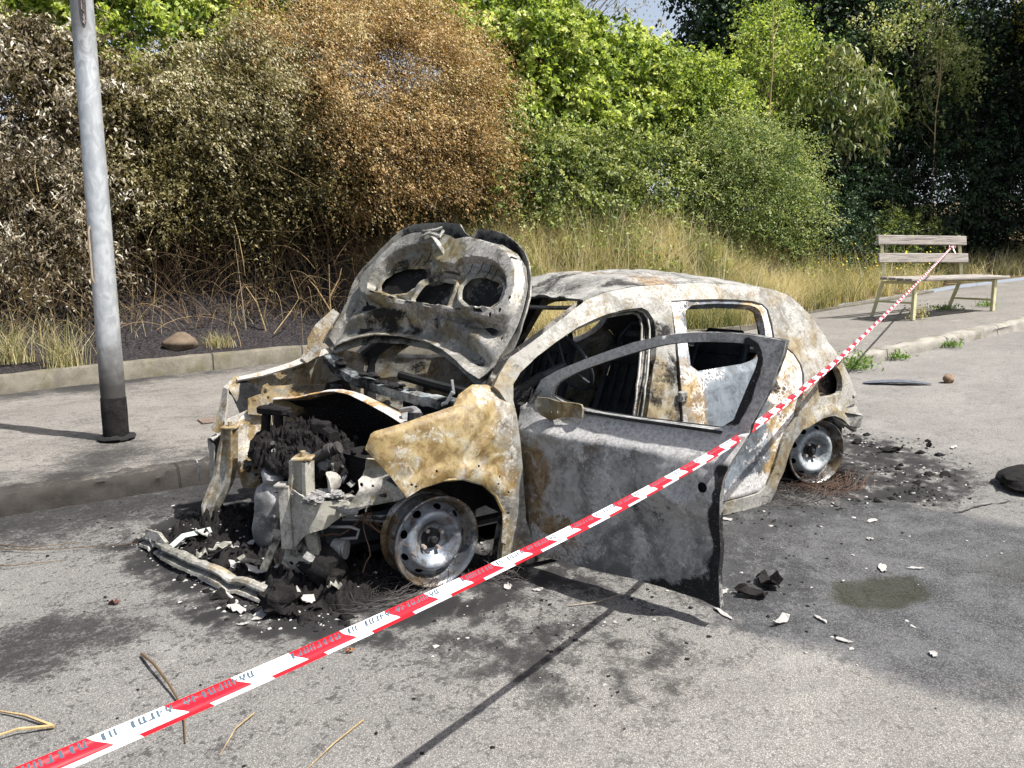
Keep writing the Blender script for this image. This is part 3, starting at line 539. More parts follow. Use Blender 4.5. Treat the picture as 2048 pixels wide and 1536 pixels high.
def shrub(name, label, cat, c, rad, N, size, mat, aspect=.5, group=None, tint=(.5, .2), droop=.25, lo=-.6, stems=None, nst=8, clear=.1, axd=None, axw=0., outw=.5, lump=.25, sp=.62, spl=.55, sag=.45, mott=.35, bare=0):
    """a leafy mass: a ragged shell broken by gaps, and shoots in all sizes standing out of it; a few stems inside"""
    c = np.array(c, float); rad = np.array(rad, float); fdir = np.array([.56, .80, .15])
    def dirs(n):
        D = ell_dirs(n*2, lo); keep = (D@fdir > -.30) | (rng.random(len(D)) < .35); return D[keep][:n]
    def surf(D, f=1.): return 1+lump*np.array([nz(d, 1.9, c[0]) for d in D])+.17*np.array([nz(d, 4.6, c[1]) for d in D])+.10*np.array([nz(d, 10., c[1]) for d in D])
    # shell
    D = dirs(int(N*(1-sp))); u = surf(D)-np.abs(rng.normal(0, .13, len(D)))-.02; gap = np.array([nz(d, 8., c[0]+5) for d in D]); ok = (gap > -.22) | (rng.random(len(D)) < .3); D, u = D[ok], u[ok]
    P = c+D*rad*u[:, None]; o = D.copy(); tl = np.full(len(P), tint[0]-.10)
    # shoots
    m_ = 34; ns = int(N*sp/m_); Ds = dirs(ns); us = surf(Ds)-np.abs(rng.normal(0, .16, len(Ds))); S = c+Ds*rad*us[:, None]
    L = spl*rng.uniform(.35, 1., len(Ds))**1.3*1.5; dd_ = Ds*.8+rng.normal(size=Ds.shape)*.55+np.array([0, 0, .35]); Q, qo = sprays(S, dd_, L, m_, size, sag, .085, axd, axw)
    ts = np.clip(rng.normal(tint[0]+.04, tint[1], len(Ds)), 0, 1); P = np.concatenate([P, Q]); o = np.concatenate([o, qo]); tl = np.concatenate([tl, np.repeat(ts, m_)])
    keep = P[:, 2] > bank_z(P[:, 0], P[:, 1])+clear; P, o, tl = P[keep], o[keep], tl[keep]
    V, F = leaf_geo(P, size, aspect, o, outw, .35, droop, axis_dir=axd, axw=axw)
    tl = np.clip(tl+mott*np.array([nz(p, 1.5, c[0]+2) for p in P])*.8+rng.normal(0, .17, len(P)), 0, 1)
    loc = np.array([c[0], c[1], float(bank_z(c[0], c[1]))]); t = thing(name, label, cat, loc, 0, group)
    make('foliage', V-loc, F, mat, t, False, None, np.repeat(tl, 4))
    mb = MB()
    for i in rng.choice(len(S), min(nst, len(S)), replace=False):
        b = loc+np.array([rng.normal(0, rad[0]*.25), rng.normal(0, rad[1]*.2), -.05]); e = c+(S[i]-c)*.92; m = (b+e)/2+np.array([rng.normal(0, .15), rng.normal(0, .15), rad[2]*.2])
        pts = [(1-s)**2*b+2*s*(1-s)*m+s*s*e-loc for s in np.linspace(0, 1, 8)]; r0 = rng.uniform(.006, .015); mb.tube(pts, [r0*(1-.75*s) for s in np.linspace(0, 1, 8)], 4, False)
    if mb.v: mb.build('stems', M_STEM[stems or 'brown'], t)
    mb = MB()
    for i in rng.choice(len(S), min(bare, len(S)), replace=False):
        d = unit((dd_[i]+rng.normal(0, .35, 3))[None])[0]; l = rng.uniform(.3, 1.1); b = S[i]-d*.35-loc; q = rng.normal(0, .28, 3)-np.array([0, 0, .12]); r0 = rng.uniform(.003, .0075); mb.tube([b+d*l*k+q*(l*k)**2*.9 for k in (0, .3, .55, .8, 1.)], [r0, r0*.85, r0*.65, r0*.45, r0*.2], 3, False)
    if mb.v: mb.build('dead_canes', M_STEM['straw' if bare > 50 else 'grey'], t)
    return t
G = lambda *c: [(i/(len(c)-1), x) for i, x in enumerate(c)]
M_ORANGE = foliage('scorched orange foliage', G((.040, .030, .013), (.15, .105, .040), (.31, .195, .080), (.43, .285, .13), (.56, .50, .30)), .25)
M_OLIVE = foliage('half scorched foliage', G((.018, .016, .007), (.065, .055, .018), (.15, .13, .045), (.27, .235, .11), (.44, .41, .28)), .25)
M_GREYLF = foliage('dried grey foliage', G((.018, .014, .009), (.065, .05, .028), (.15, .12, .07), (.30, .26, .19), (.54, .51, .44)), .2)
M_LIME = foliage('bright bramble foliage', G((.025, .045, .010), (.10, .16, .030), (.24, .33, .060), (.39, .47, .12), (.56, .60, .26)), .42)
M_MID = foliage('mid green foliage', G((.015, .028, .010), (.06, .092, .026), (.15, .20, .055), (.26, .31, .10), (.44, .46, .24)), .38)
M_ROSE = foliage('rose foliage', G((.015, .030, .012), (.06, .10, .030), (.15, .21, .065), (.25, .31, .11), (.40, .42, .22)), .38)
M_DARK = foliage('shaded dark foliage', G((.003, .007, .004), (.007, .016, .007), (.014, .034, .013), (.028, .062, .024), (.06, .11, .05)), .2)  # dark green leaves, with the wood's deep shade put into the colour
M_LOQ = foliage('long leaf foliage', G((.018, .035, .010), (.05, .085, .02), (.09, .14, .03), (.17, .20, .06), (.30, .31, .15)), .3, .4)
M_CYP = foliage('golden conifer foliage', G((.06, .07, .012), (.16, .17, .02), (.28, .27, .035), (.38, .35, .06), (.46, .42, .12)), .3)
SB = 'shrubs along the bank'
# left: dried thickets, brown brambles, the orange shrubs
def sh(name, lab, cat, c, r, N, size, mat, **k): return shrub(name, lab, cat, c, r, N, size, mat, group=SB, bare=90 if mat in (M_ORANGE, M_OLIVE, M_GREYLF) else 24, **k)
STREAK = dict(axd=(-.62, .30, -.50), axw=.5, sag=.25)
sh('bramble_thicket', 'dried grey brown bramble thicket at the upper left, behind and left of the lamp post', 'bramble', (1.05, -7.9, 3.1), (1.3, .8, 1.2), 34000, .08, M_GREYLF, aspect=.34, tint=(.55, .22), droop=.6, stems='straw', nst=14)
sh('bramble_thicket', 'low dry bramble at the left edge, straw stems down to the burnt soil', 'bramble', (1.25, -7.1, 1.75), (1.1, .6, 1.0), 26000, .065, M_GREYLF, aspect=.28, tint=(.46, .2), droop=.6, stems='straw', nst=26)
sh('bramble_thicket', 'brown dried bramble behind the lamp post with a few olive leaves left', 'bramble', (-.3, -7.9, 2.85), (1.4, .8, 1.2), 40000, .06, M_OLIVE, aspect=.4, tint=(.50, .2), droop=.5, nst=14)
sh('bramble_thicket', 'low olive brown bramble in the hollow between lamp post and bonnet', 'bramble', (-.6, -7.6, 2.15), (1.45, .55, .8), 26000, .05, M_OLIVE, aspect=.36, tint=(.26, .14), droop=.5, nst=22)
sh('bramble_thicket', 'dark brown bramble mass deep in the burnt hollow', 'bramble', (-1.8, -8.5, 2.5), (2.7, .6, 1.5), 36000, .09, M_OLIVE, aspect=.45, tint=(.05, .06), droop=.4, nst=10)
sh('orange_shrub', 'large shrub scorched rusty orange, hanging over the raised bonnet', 'shrub', (-3.5, -7.75, 3.95), (1.85, 1.1, 1.45), 170000, .036, M_ORANGE, aspect=.5, tint=(.56, .18), droop=.3, nst=6, lump=.46, sp=.72, spl=.7, mott=.6, **STREAK)
sh('orange_shrub', 'half scorched olive and straw coloured shrub, left of the large orange one', 'shrub', (-1.65, -7.8, 3.35), (1.25, .85, 1.05), 60000, .046, M_OLIVE, aspect=.46, tint=(.62, .22), droop=.35, nst=6, sp=.7, spl=.6, lump=.42, mott=.6, **STREAK)
sh('orange_shrub', 'brown orange shrub with olive tips just above the bonnet', 'shrub', (-4.0, -7.25, 2.8), (1.45, .8, .9), 76000, .040, M_ORANGE, aspect=.5, tint=(.40, .18), droop=.35, nst=6, sp=.7, lump=.40, mott=.5, **STREAK)
sh('orange_shrub', 'olive brown shrub in shadow behind the bonnet', 'shrub', (-2.6, -7.6, 2.55), (1.55, .7, .9), 46000, .045, M_OLIVE, aspect=.46, tint=(.32, .16), droop=.4, nst=10, sp=.65)
sh('green_bramble', 'bright green bramble at the top left behind the scorched thickets', 'bramble', (-.75, -8.9, 4.45), (1.7, .9, 1.25), 30000, .095, M_LIME, aspect=.66, tint=(.62, .18), nst=4)
sh('green_bramble', 'green bramble in the top left corner behind the dried thicket', 'bramble', (1.9, -9.4, 4.7), (1.7, .9, 1.5), 30000, .085, M_LIME, aspect=.66, tint=(.55, .18), nst=4)
sh('green_bramble', 'green bramble growing behind the orange shrub along the top of the bank', 'bramble', (-3.2, -9.2, 5.75), (2.7, .9, 1.2), 40000, .085, M_LIME, aspect=.64, tint=(.52, .2), nst=4)
sh('bramble_thicket', 'dried bramble continuing along the bank beyond the left edge', 'bramble', (3.6, -7.4, 2.3), (1.7, .8, 1.5), 30000, .08, M_GREYLF, aspect=.34, tint=(.5, .22), droop=.6, stems='straw', nst=14)
sh('green_bramble', 'green bramble along the bank top beyond the left edge', 'bramble', (5.2, -8.6, 3.6), (2.2, 1.0, 1.9), 30000, .10, M_LIME, aspect=.64, tint=(.5, .2), nst=6)
# middle
sh('green_bramble', 'tall bright green bramble right of the orange shrub', 'bramble', (-7.0, -8.5, 4.35), (1.6, 1.05, 1.7), 36000, .105, M_LIME, aspect=.6, tint=(.55, .2), nst=6)
sh('green_bramble', 'bright green bramble mound below the gap of sky', 'bramble', (-9.4, -8.6, 4.15), (1.8, 1.05, 1.5), 36000, .105, M_LIME, aspect=.6, tint=(.53, .2), nst=6)
sh('green_bramble', 'higher green bramble between the two mounds, reaching up to the sky gap', 'bramble', (-8.3, -9.8, 5.1), (1.6, .9, 1.2), 24000, .11, M_LIME, aspect=.64, tint=(.48, .2), nst=4)
sh('green_shrub', 'mid green shrub behind the dry grass above the car roof', 'shrub', (-6.4, -7.3, 2.5), (1.6, .75, 1.05), 38000, .072, M_MID, aspect=.5, tint=(.52, .2), nst=8)
sh('green_shrub', 'mid green shrub between the bramble mound and the rose', 'shrub', (-8.7, -7.2, 2.4), (1.6, .75, 1.1), 38000, .072, M_MID, aspect=.5, tint=(.52, .2), nst=8)
sh('green_shrub', 'wild rose shrub with fine leaves, left of the dark shaded wood', 'shrub', (-10.7, -6.6, 2.35), (1.4, .9, 1.5), 80000, .048, M_ROSE, aspect=.52, tint=(.58, .19), nst=8, spl=.7, sp=.7)
sh('green_shrub', 'light green bramble top above the rose shrub', 'shrub', (-10.5, -7.9, 4.2), (1.4, .8, 1.1), 36000, .068, M_LIME, aspect=.55, tint=(.48, .2), nst=6)
# right, shaded
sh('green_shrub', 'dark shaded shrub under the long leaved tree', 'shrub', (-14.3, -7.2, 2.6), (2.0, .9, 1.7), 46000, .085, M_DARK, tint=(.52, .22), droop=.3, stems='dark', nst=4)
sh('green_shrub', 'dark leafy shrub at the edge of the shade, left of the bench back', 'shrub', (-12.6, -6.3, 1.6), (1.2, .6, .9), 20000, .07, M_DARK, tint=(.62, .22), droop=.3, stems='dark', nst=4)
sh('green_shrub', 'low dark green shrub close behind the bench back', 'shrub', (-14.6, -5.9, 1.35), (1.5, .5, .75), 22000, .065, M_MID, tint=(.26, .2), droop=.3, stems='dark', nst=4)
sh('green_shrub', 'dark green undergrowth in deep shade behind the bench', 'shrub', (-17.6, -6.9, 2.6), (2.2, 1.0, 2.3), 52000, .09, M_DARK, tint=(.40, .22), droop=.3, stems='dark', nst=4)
sh('green_shrub', 'undergrowth in shade-darkened green at the right edge of the picture', 'shrub', (-21.5, -6.0, 2.8), (2.6, 1.1, 2.6), 52000, .10, M_DARK, tint=(.22, .18), droop=.3, stems='dark', nst=4)
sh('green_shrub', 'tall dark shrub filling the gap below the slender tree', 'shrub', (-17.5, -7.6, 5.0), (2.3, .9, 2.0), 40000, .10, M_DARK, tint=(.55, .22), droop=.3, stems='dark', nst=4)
sh('green_shrub', 'tall shrub in shade-darkened green below the golden conifer', 'shrub', (-21.0, -6.8, 5.2), (2.4, .9, 2.2), 40000, .11, M_DARK, tint=(.40, .22), droop=.3, stems='dark', nst=4)

def tree(name, label, base, h, r0, limbs, crown, mat, size, nlf, bark='brown', aspect=.5, tint=(.5, .22), droop=.2, group='trees on the bank', lean=(0, 0), clr=.28, outw=.5, limb_from=.35, axd=None, axw=0.):
    """tapered trunk, limbs to every leaf clump, leaf clumps through the crown's volume"""
    base = np.array(base, float); t = thing(name, label, 'tree', base, 0, group); mb = MB()
    top = np.array([lean[0], lean[1], h]); tp = [top*s+np.array([.06*h*nz((s*3, h, 0), 1., base[0])*s, .06*h*nz((s*3, h, 1), 1., base[1])*s, 0]) for s in np.linspace(0, 1, 12)]
    mb.tube(tp, [r0*(1-.8*s) for s in np.linspace(0, 1, 12)], 8, False)
    cc = np.array(limbs, float)
    for e in cc:
        s = limb_from+(1-limb_from)*rng.random()*.8; b = np.array(tp[min(11, int(s*11))]); m = (b+e)/2+np.array([0, 0, .12*np.linalg.norm(e-b)])
        rr = r0*(1-.8*s)*.5
        mb.tube([(1-q)**2*b+2*q*(1-q)*m+q*q*e for q in np.linspace(0, 1, 7)], [rr*(1-.8*q) for q in np.linspace(0, 1, 7)], 5, False)
    mb.build('trunk', M_STEM[bark], t)
    k = len(cc); cr = np.full(k, crown)*rng.uniform(.65, 1.3, k); ct = np.clip(rng.normal(tint[0], tint[1], k), 0, 1); n1_ = int(nlf*.5)
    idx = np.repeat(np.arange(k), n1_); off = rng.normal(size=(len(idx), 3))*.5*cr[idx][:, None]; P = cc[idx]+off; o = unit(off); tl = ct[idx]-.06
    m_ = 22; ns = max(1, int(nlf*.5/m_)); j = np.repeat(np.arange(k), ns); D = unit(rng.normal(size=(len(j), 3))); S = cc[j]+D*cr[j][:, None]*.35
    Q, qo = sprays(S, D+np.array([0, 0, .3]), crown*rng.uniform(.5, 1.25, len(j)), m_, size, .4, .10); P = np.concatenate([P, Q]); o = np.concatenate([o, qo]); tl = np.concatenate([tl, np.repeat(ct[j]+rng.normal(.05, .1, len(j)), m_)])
    V, F = leaf_geo(P, size, aspect, o, outw, .35, droop, axis_dir=axd, axw=axw)
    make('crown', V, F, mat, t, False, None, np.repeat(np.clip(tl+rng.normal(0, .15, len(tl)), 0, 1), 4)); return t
def cloud(n, c, r, hole=0.):
    d = unit(rng.normal(size=(n, 3)))*(rng.uniform(hole, 1, n)**.4)[:, None]; return np.array(c)+d*np.array(r)
def bz(x, y): return (x, y, float(bank_z(x, y))-.1)
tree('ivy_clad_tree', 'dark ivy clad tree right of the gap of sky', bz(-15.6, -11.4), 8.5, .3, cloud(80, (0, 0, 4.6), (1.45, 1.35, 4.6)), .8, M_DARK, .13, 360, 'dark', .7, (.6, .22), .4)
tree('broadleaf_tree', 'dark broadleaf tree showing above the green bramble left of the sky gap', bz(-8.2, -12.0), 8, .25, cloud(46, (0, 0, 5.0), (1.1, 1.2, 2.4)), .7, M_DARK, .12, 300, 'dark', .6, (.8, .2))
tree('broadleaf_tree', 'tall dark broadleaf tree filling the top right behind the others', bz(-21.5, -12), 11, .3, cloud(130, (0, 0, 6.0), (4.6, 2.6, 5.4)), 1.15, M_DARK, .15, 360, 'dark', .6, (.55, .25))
tree('broadleaf_tree', 'dark broadleaf tree at the right edge over the shade-darkened undergrowth', bz(-27, -8.5), 11, .3, cloud(110, (0, 0, 5.6), (4.5, 2.8, 5.5)), 1.3, M_DARK, .17, 340, 'dark', .6, (.4, .25))
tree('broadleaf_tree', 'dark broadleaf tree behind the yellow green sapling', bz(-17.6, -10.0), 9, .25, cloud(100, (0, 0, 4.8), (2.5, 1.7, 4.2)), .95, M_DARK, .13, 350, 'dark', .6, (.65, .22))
tree('young_tree', 'yellow green young tree with thin upright shoots behind the rose', bz(-13.0, -7.9), 4.4, .06, cloud(70, (0, 0, 3.4), (1.35, .8, 1.75)), .5, M_LIME, .08, 240, 'grey', .55, (.5, .2), .2)
tree('long_leaved_tree', 'small tree with long drooping leaves behind the bench', bz(-13.6, -6.7), 4.0, .06, cloud(54, (0, 0, 3.35), (1.1, .75, 1.05)), .45, M_LOQ, .18, 110, 'grey', .27, (.66, .22), 1.1)
tree('slender_tree', 'slender tree with bare grey twigs left of the golden conifer', bz(-16.9, -7.0), 6.6, .11, cloud(70, (.1, .1, 4.4), (1.7, 1.1, 2.1)), .5, M_MID, .085, 190, 'grey', .55, (.55, .22), .2)
tree('golden_conifer', 'golden yellow conifer at the top right corner', bz(-20.6, -5.6), 7.4, .14, cloud(60, (0, 0, 6.2), (1.25, .9, 1.7)), .5, M_CYP, .065, 460, 'brown', .4, (.6, .2), .0)
tree('unseen_shade_tree', 'unseen leafy tree added outside the right edge so its crown shades the wood and the bench end', bz(-20.5, -2.2), 8.5, .25, cloud(110, (.2, -.9, 8.2), (5.2, 2.2, 1.5)), .95, M_MID, .12, 330, 'brown', .6, (.5, .2))  # out-of-view tree added to cast shade over the wood
# thin overhanging branches against the gap of sky
def branch_tree():
    base = bz(-9.3, -10.6); b = np.array(base); L = []
    for i in range(26): L.append(np.array([-.3+rng.normal(0, .9), 1.0+rng.normal(0, .4), 6.35+rng.normal(0, .42)])-np.array([0, 0, b[2]-.5]))
    return tree('thin_branched_tree', 'thin bare branched tree hanging small leaves over the gap of sky', base, 6.3-b[2]+.6, .07, L, .34, M_OLIVE, .07, 26, 'grey', .42, (.5, .25), .8, limb_from=.6)
branch_tree()
# upright sapling poles
for (x, y, h, lab) in ((-10.9, -6.35, 4.9, 'bare thin sapling pole rising out of the rose shrub'), (-16.2, -6.1, 5.2, 'bare grey sapling trunk in the shade right of the long leaved tree')):
    t = thing('sapling', lab, 'sapling', bz(x, y), 0, 'bare saplings'); mb = MB()
    pts = [(.05*nz((s*4, x, 0), 1), .05*nz((s*4, y, 1), 1), s*h) for s in np.linspace(0, 1, 10)]; mb.tube(pts, [.022*(1-.7*s) for s in np.linspace(0, 1, 10)], 6)
    mb.build('trunk', M_STEM['straw'], t); mb = MB()
    for i in range(7):
        s = .5+.07*i; a = rng.uniform(0, 6.28); q = np.array([0, 0, s*h]); mb.tube([q, q+np.array([.25*math.cos(a), .25*math.sin(a), .3]), q+np.array([.4*math.cos(a), .4*math.sin(a), .75])], [.008, .006, .002], 4)
    mb.build('branches', M_STEM['straw'], t)

# ------------------------------------------------------------------ grass, weeds, dead stems
def blades(N, P, h, w, lean=.35, k=3, dirb=None):
    a = rng.uniform(0, 2*math.pi, N); d = np.stack([np.cos(a), np.sin(a), np.zeros(N)], 1)
    if dirb is not None: d = unit(d+np.array(dirb))
    s = np.stack([-np.sin(a), np.cos(a), np.zeros(N)], 1); rr = rng.permutation(N); s = s[rr]
    H = (h*rng.uniform(.45, 1.25, N))[:, None]; le = (lean*rng.uniform(.1, 1.6, N))[:, None]; W = (w*rng.uniform(.6, 1.3, N))[:, None]
    rows = []
    for j in range(k+1):
        t = j/k; c = P+np.array([0, 0, 1.])*H*(t-.25*le*t*t)+d*H*le*t*t
        rows += [c-s*W*(1-t*.93)*.5, c+s*W*(1-t*.93)*.5]
    V = np.stack(rows, 1); m = 2*(k+1); base = (np.arange(N)*m)[:, None]
    F = np.concatenate([base+np.array([2*j, 2*j+1, 2*j+3, 2*j+2]) for j in range(k)]); return V.reshape(-1, 3), F, m
M_GRASS = foliage('dry grass', G((.07, .10, .03), (.17, .19, .075), (.33, .30, .155), (.48, .415, .245), (.64, .575, .40)), .35, .6)
def field(N, x0, x1, d0, d1, keep=None):
    x = rng.uniform(x0, x1, N); d = d0+(d1-d0)*rng.random(N); y = np.interp(-x, -EDGE[:, 0], EDGE[:, 1])-d
    P = np.stack([x, y, bank_z(x, y)], 1); c = np.array([nz(p, 1.4, 2.)+.6*nz(p, 4., 8.) for p in P]); ok = rng.random(N) < .62+1.1*c
    return P[ok]
P = np.concatenate([field(42000, -10.8, -4.6, -.08, 2.7), field(12000, -14.5, -10.3, .0, 1.6), field(7000, -5.2, -3.2, .1, 1.8), field(4000, -21, -14, .1, 1.5)])
V, F, m = blades(len(P), P, .52, .012, .7)
tn = np.clip(.56+.55*np.array([nz(p, 1.0, 6.) for p in P])+rng.normal(0, .17, len(P)), 0, 1)
tag(make('dry_grass', V, F, M_GRASS, None, False, None, np.repeat(tn, m)), 'tall dry yellow grass with green patches on the bank', 'grass', None, 'stuff')
# broad-leaved weeds mixed into the grass
P = np.concatenate([field(9000, -11.5, -5.0, .9, 2.9), field(2500, -14.5, -10.5, .3, 1.6)]); P = P[np.array([nz(p, 1.7, 11.) for p in P]) > .02]; P[:, 2] += rng.random(len(P))*.55
V, F = leaf_geo(P, .085, .42, None, 0, .6, .1); tag(make('green_weeds', V, F, M_MID, None, False, None, np.repeat(np.clip(rng.normal(.6, .2, len(P)), 0, 1), 4)), 'patches of broad leaved green weeds among the dry grass', 'weeds', None, 'stuff')
# tall seeding stalks
P = field(2200, -13.5, -4.2, .0, 2.4); V, F, m = blades(len(P), P, .95, .012, .35)
tag(make('grass_stalks', V, F, M_GRASS, None, False, None, np.repeat(np.clip(rng.normal(.8, .12, len(P)), 0, 1), m)), 'tall pale seeding grass stalks standing above the dry grass', 'grass', None, 'stuff')
# straw litter and thin stalks on the scorched side
P = field(3600, -2.6, 3.0, .65, 2.0); P = P[(P[:, 0] > .75) & (rng.random(len(P)) < .6) | (rng.random(len(P)) < .14)]
V, F, m = blades(len(P), P, .42, .009, .9)
tag(make('straw_litter', V, F, M_GRASS, None, False, None, np.repeat(np.clip(rng.normal(.66, .16, len(P)), 0, 1), m)), 'straw and dead stalks over the burnt soil behind the edging kerb', 'straw', None, 'stuff')
# dense net of dead bramble stems in the dark hollow under the scorched shrubs
mb = MB()
def hb(i):
    x = rng.uniform(-3.6, 2.4); y = float(np.interp(-x, -EDGE[:, 0], EDGE[:, 1]))-rng.uniform(.75, 2.0); return (x, y, float(bank_z(x, y)))
twigs(mb, 300, hb, 1.3, .0034, .9, 2.6, 3, 8); tag(mb.build('bramble_stems', M_STEM['straw'], None), 'net of arching straw coloured bramble stems over the burnt hollow', 'brambles', None, 'stuff')
mb = MB(); twigs(mb, 620, hb, 1.3, .0042, 1.1, 2.2, 3, 8); tag(mb.build('bramble_stems', M_STEM['brown'], None), 'tangle of brown bramble stems in the hollow behind the lamp post', 'brambles', None, 'stuff')
# single dead stems one can tell apart
def dead_stem(label, pts, r, mat='straw', group='dead stems on the burnt bank', name='dead_twig'):
    b = np.array(pts[0][0], float); mb = MB()
    for q in pts: mb.tube([np.array(p)-b for p in q], [r*(1-.65*i/(len(q)-1)) for i in range(len(q))], 5)
    o = mb.build(name, M_STEM[mat], None, loc=tuple(b)); return tag(o, label, 'twig', group)
def up(x, y, dz=0.): return np.array([x, y, float(bank_z(x, y))+dz])
b = up(-1.45, -6.95); dead_stem('burnt stick with a split orange end leaning on the black soil', [[b, b+(.05, .03, .18), b+(.1, .02, .40), b+(.22, -.02, .62)]], .016)
b = up(-2.35, -6.85); dead_stem('forked pale dead stem just left of the raised bonnet', [[b, b+(.02, .02, .5), b+(.0, .0, .95)], [b+(.02, .02, .5), b+(-.12, .05, .75), b+(-.16, .06, .9)], [b+(.01, .01, .3), b+(.18, -.03, .62), b+(.28, -.05, .75)]], .011)
b = up(-2.0, -6.85); dead_stem('thin pale stem bent sideways beside the forked one', [[b+(.5, .1, .05), b+(.25, .05, .32), b+(.1, 0, .5), b+(.2, 0, .85)]], .008)
b = up(-1.2, -7.0); dead_stem('straight bare stem standing between the lamp post and the bonnet', [[b, b+(.03, 0, .6), b+(.06, -.03, 1.25)]], .009, 'grey')
for (x, y, hh, lab) in ((1.0, -6.0, .55, 'pale green grass tuft at the kerb left of the lamp post'), (-.75, -6.55, .22, 'small charred grass tuft right of the lamp post'), (1.45, -6.15, .5, 'straw tuft at the left edge of the picture')):
    q = up(x, y); N = 190; P = np.stack([rng.normal(0, .09, N), rng.normal(0, .06, N), np.zeros(N)], 1)
    V, F, m = blades(N, P, hh, .008, .7); tag(make('grass_tuft', V, F, M_GRASS, None, False, None, np.repeat(np.clip(rng.normal(.55, .2, N), 0, 1), m), None, tuple(q)), lab, 'grass tuft', 'grass tufts behind the edging kerb')
M_WEED = foliage('kerb weed leaves', G((.03, .06, .015), (.07, .14, .03), (.14, .24, .05), (.22, .31, .08)), .35)
def weed(label, x, y, z, r, h, N, mat=M_WEED, name='weed_plant', cat='weed', size=.05, grp='weeds along the right kerb'):
    a = rng.normal(size=(N, 3))*np.array([r*.5, r*.5, h*.3]); a[:, 2] = np.abs(a[:, 2])+.02
    V, F = leaf_geo(a, size, .35, unit(a+np.array([0, 0, .1])), .8, .4, -.3); return tag(make(name, V, F, mat, None, False, None, np.repeat(np.clip(rng.normal(.55, .22, N), 0, 1), 4), None, (x, y, z)), label, cat, grp)
for (x, y, r, h, N, lab) in ((-6.4, -1.44, .20, .26, 420, 'leafy green weed in the gutter right of the car roof'), (-7.25, -1.43, .12, .14, 150, 'small weed in the gutter at the middle of the right kerb'), (-8.4, -1.42, .13, .12, 150, 'low flat weed in the gutter at the right edge'), (-5.75, -2.0, .15, .18, 200, 'weed growing in the pavement just behind the car')):
    weed(lab, x, y, float(road_z(x))+(.0 if y > -1.5 else .14), r, h, N)
for (x, y, r, h, N, lab) in ((-9.95, -2.75, .16, .30, 150, 'dry pale weed at the foot of the nearest bench leg'), (-11.2, -3.0, .25, .14, 240, 'low green weed under the middle of the bench'), (-11.9, -2.7, .16, .14, 150, 'low weed under the right end of the bench')):
    weed(lab, x, y, float(pave_z(x)), r, h, N, M_WEED if 'green' in lab or 'low weed' in lab else M_GRASS, grp='weeds under the bench')
# yellow flowering weeds behind the bench
for i, (x, y, lab) in enumerate(((-13.0, -5.1, 'yellow flowering weed seen through the bench back'), (-12.2, -5.5, 'yellow flowering weed left of the bench back'), (-14.2, -5.2, 'yellow flowering weed right of the bench back'))):
    q = up(x, y); t = thing('flowering_weed', lab, 'weed', tuple(q), 0, 'yellow flowering weeds'); N = 260
    a = rng.normal(size=(N, 3))*np.array([.45, .25, .3]); a[:, 2] = np.abs(a[:, 2])+.05; V, F = leaf_geo(a, .06, .35, None, 0, .3, -.2); make('foliage', V, F, M_MID, t, False, None, np.repeat(rng.uniform(.3, .8, N), 4))
    N = 46; a = rng.normal(size=(N, 3))*np.array([.5, .25, .22]); a[:, 2] = np.abs(a[:, 2])+.42; V, F = leaf_geo(a, .05, .8, None, 0, .8, 0); make('blossoms', V, F, M_YEL if i else (M_YEL := simple('yellow petals', (.75, .55, .02), .6, 0, .15)), t, False)
# ------------------------------------------------------------------ far houses
M_TILE = simple('terracotta tiles', (.42, .17, .09), .85, 0, .3, 3); M_WALL = simple('cream render', (.62, .55, .43), .9, 0, .12, 1.)
for (x, y, z, wd, lab) in ((-39.3, -45.9, 18.4, 2.2, 'far terracotta roofed house, the higher one in the gap of sky'), (-41.2, -44.0, 16.6, 2.4, 'far terracotta roofed house, the lower one right of the gap of sky')):
    gz = float(bank_z(x, y)); t = thing('house', lab, 'house', (x, y, gz), R(35), 'far houses'); H = z-gz; mb = MB(); mb.box((0, 0, H/2-.3), (wd, 2.4, H-.6)); mb.build('wall', M_WALL, t, False)
    mb = MB(); hw = wd/2+.4; mb.add([(-hw, -2, H-.6), (hw, -2, H-.6), (hw, 2, H-.6), (-hw, 2, H-.6), (-hw*.5, 0, H+.5), (hw*.5, 0, H+.5), (-hw, -2, H-.75), (hw, -2, H-.75), (hw, 2, H-.75), (-hw, 2, H-.75)], [(0, 1, 5, 4), (1, 2, 5), (2, 3, 4, 5), (3, 0, 4), (6, 7, 1, 0), (7, 8, 2, 1), (8, 9, 3, 2), (9, 6, 0, 3), (9, 8, 7, 6)]); mb.build('roof', M_TILE, t, False)
    mb = MB(); mb.box((0, 1.62, H-1.6), (.9, .08, 1.1)); mb.build('window', M_STEM['dark'], t, False)
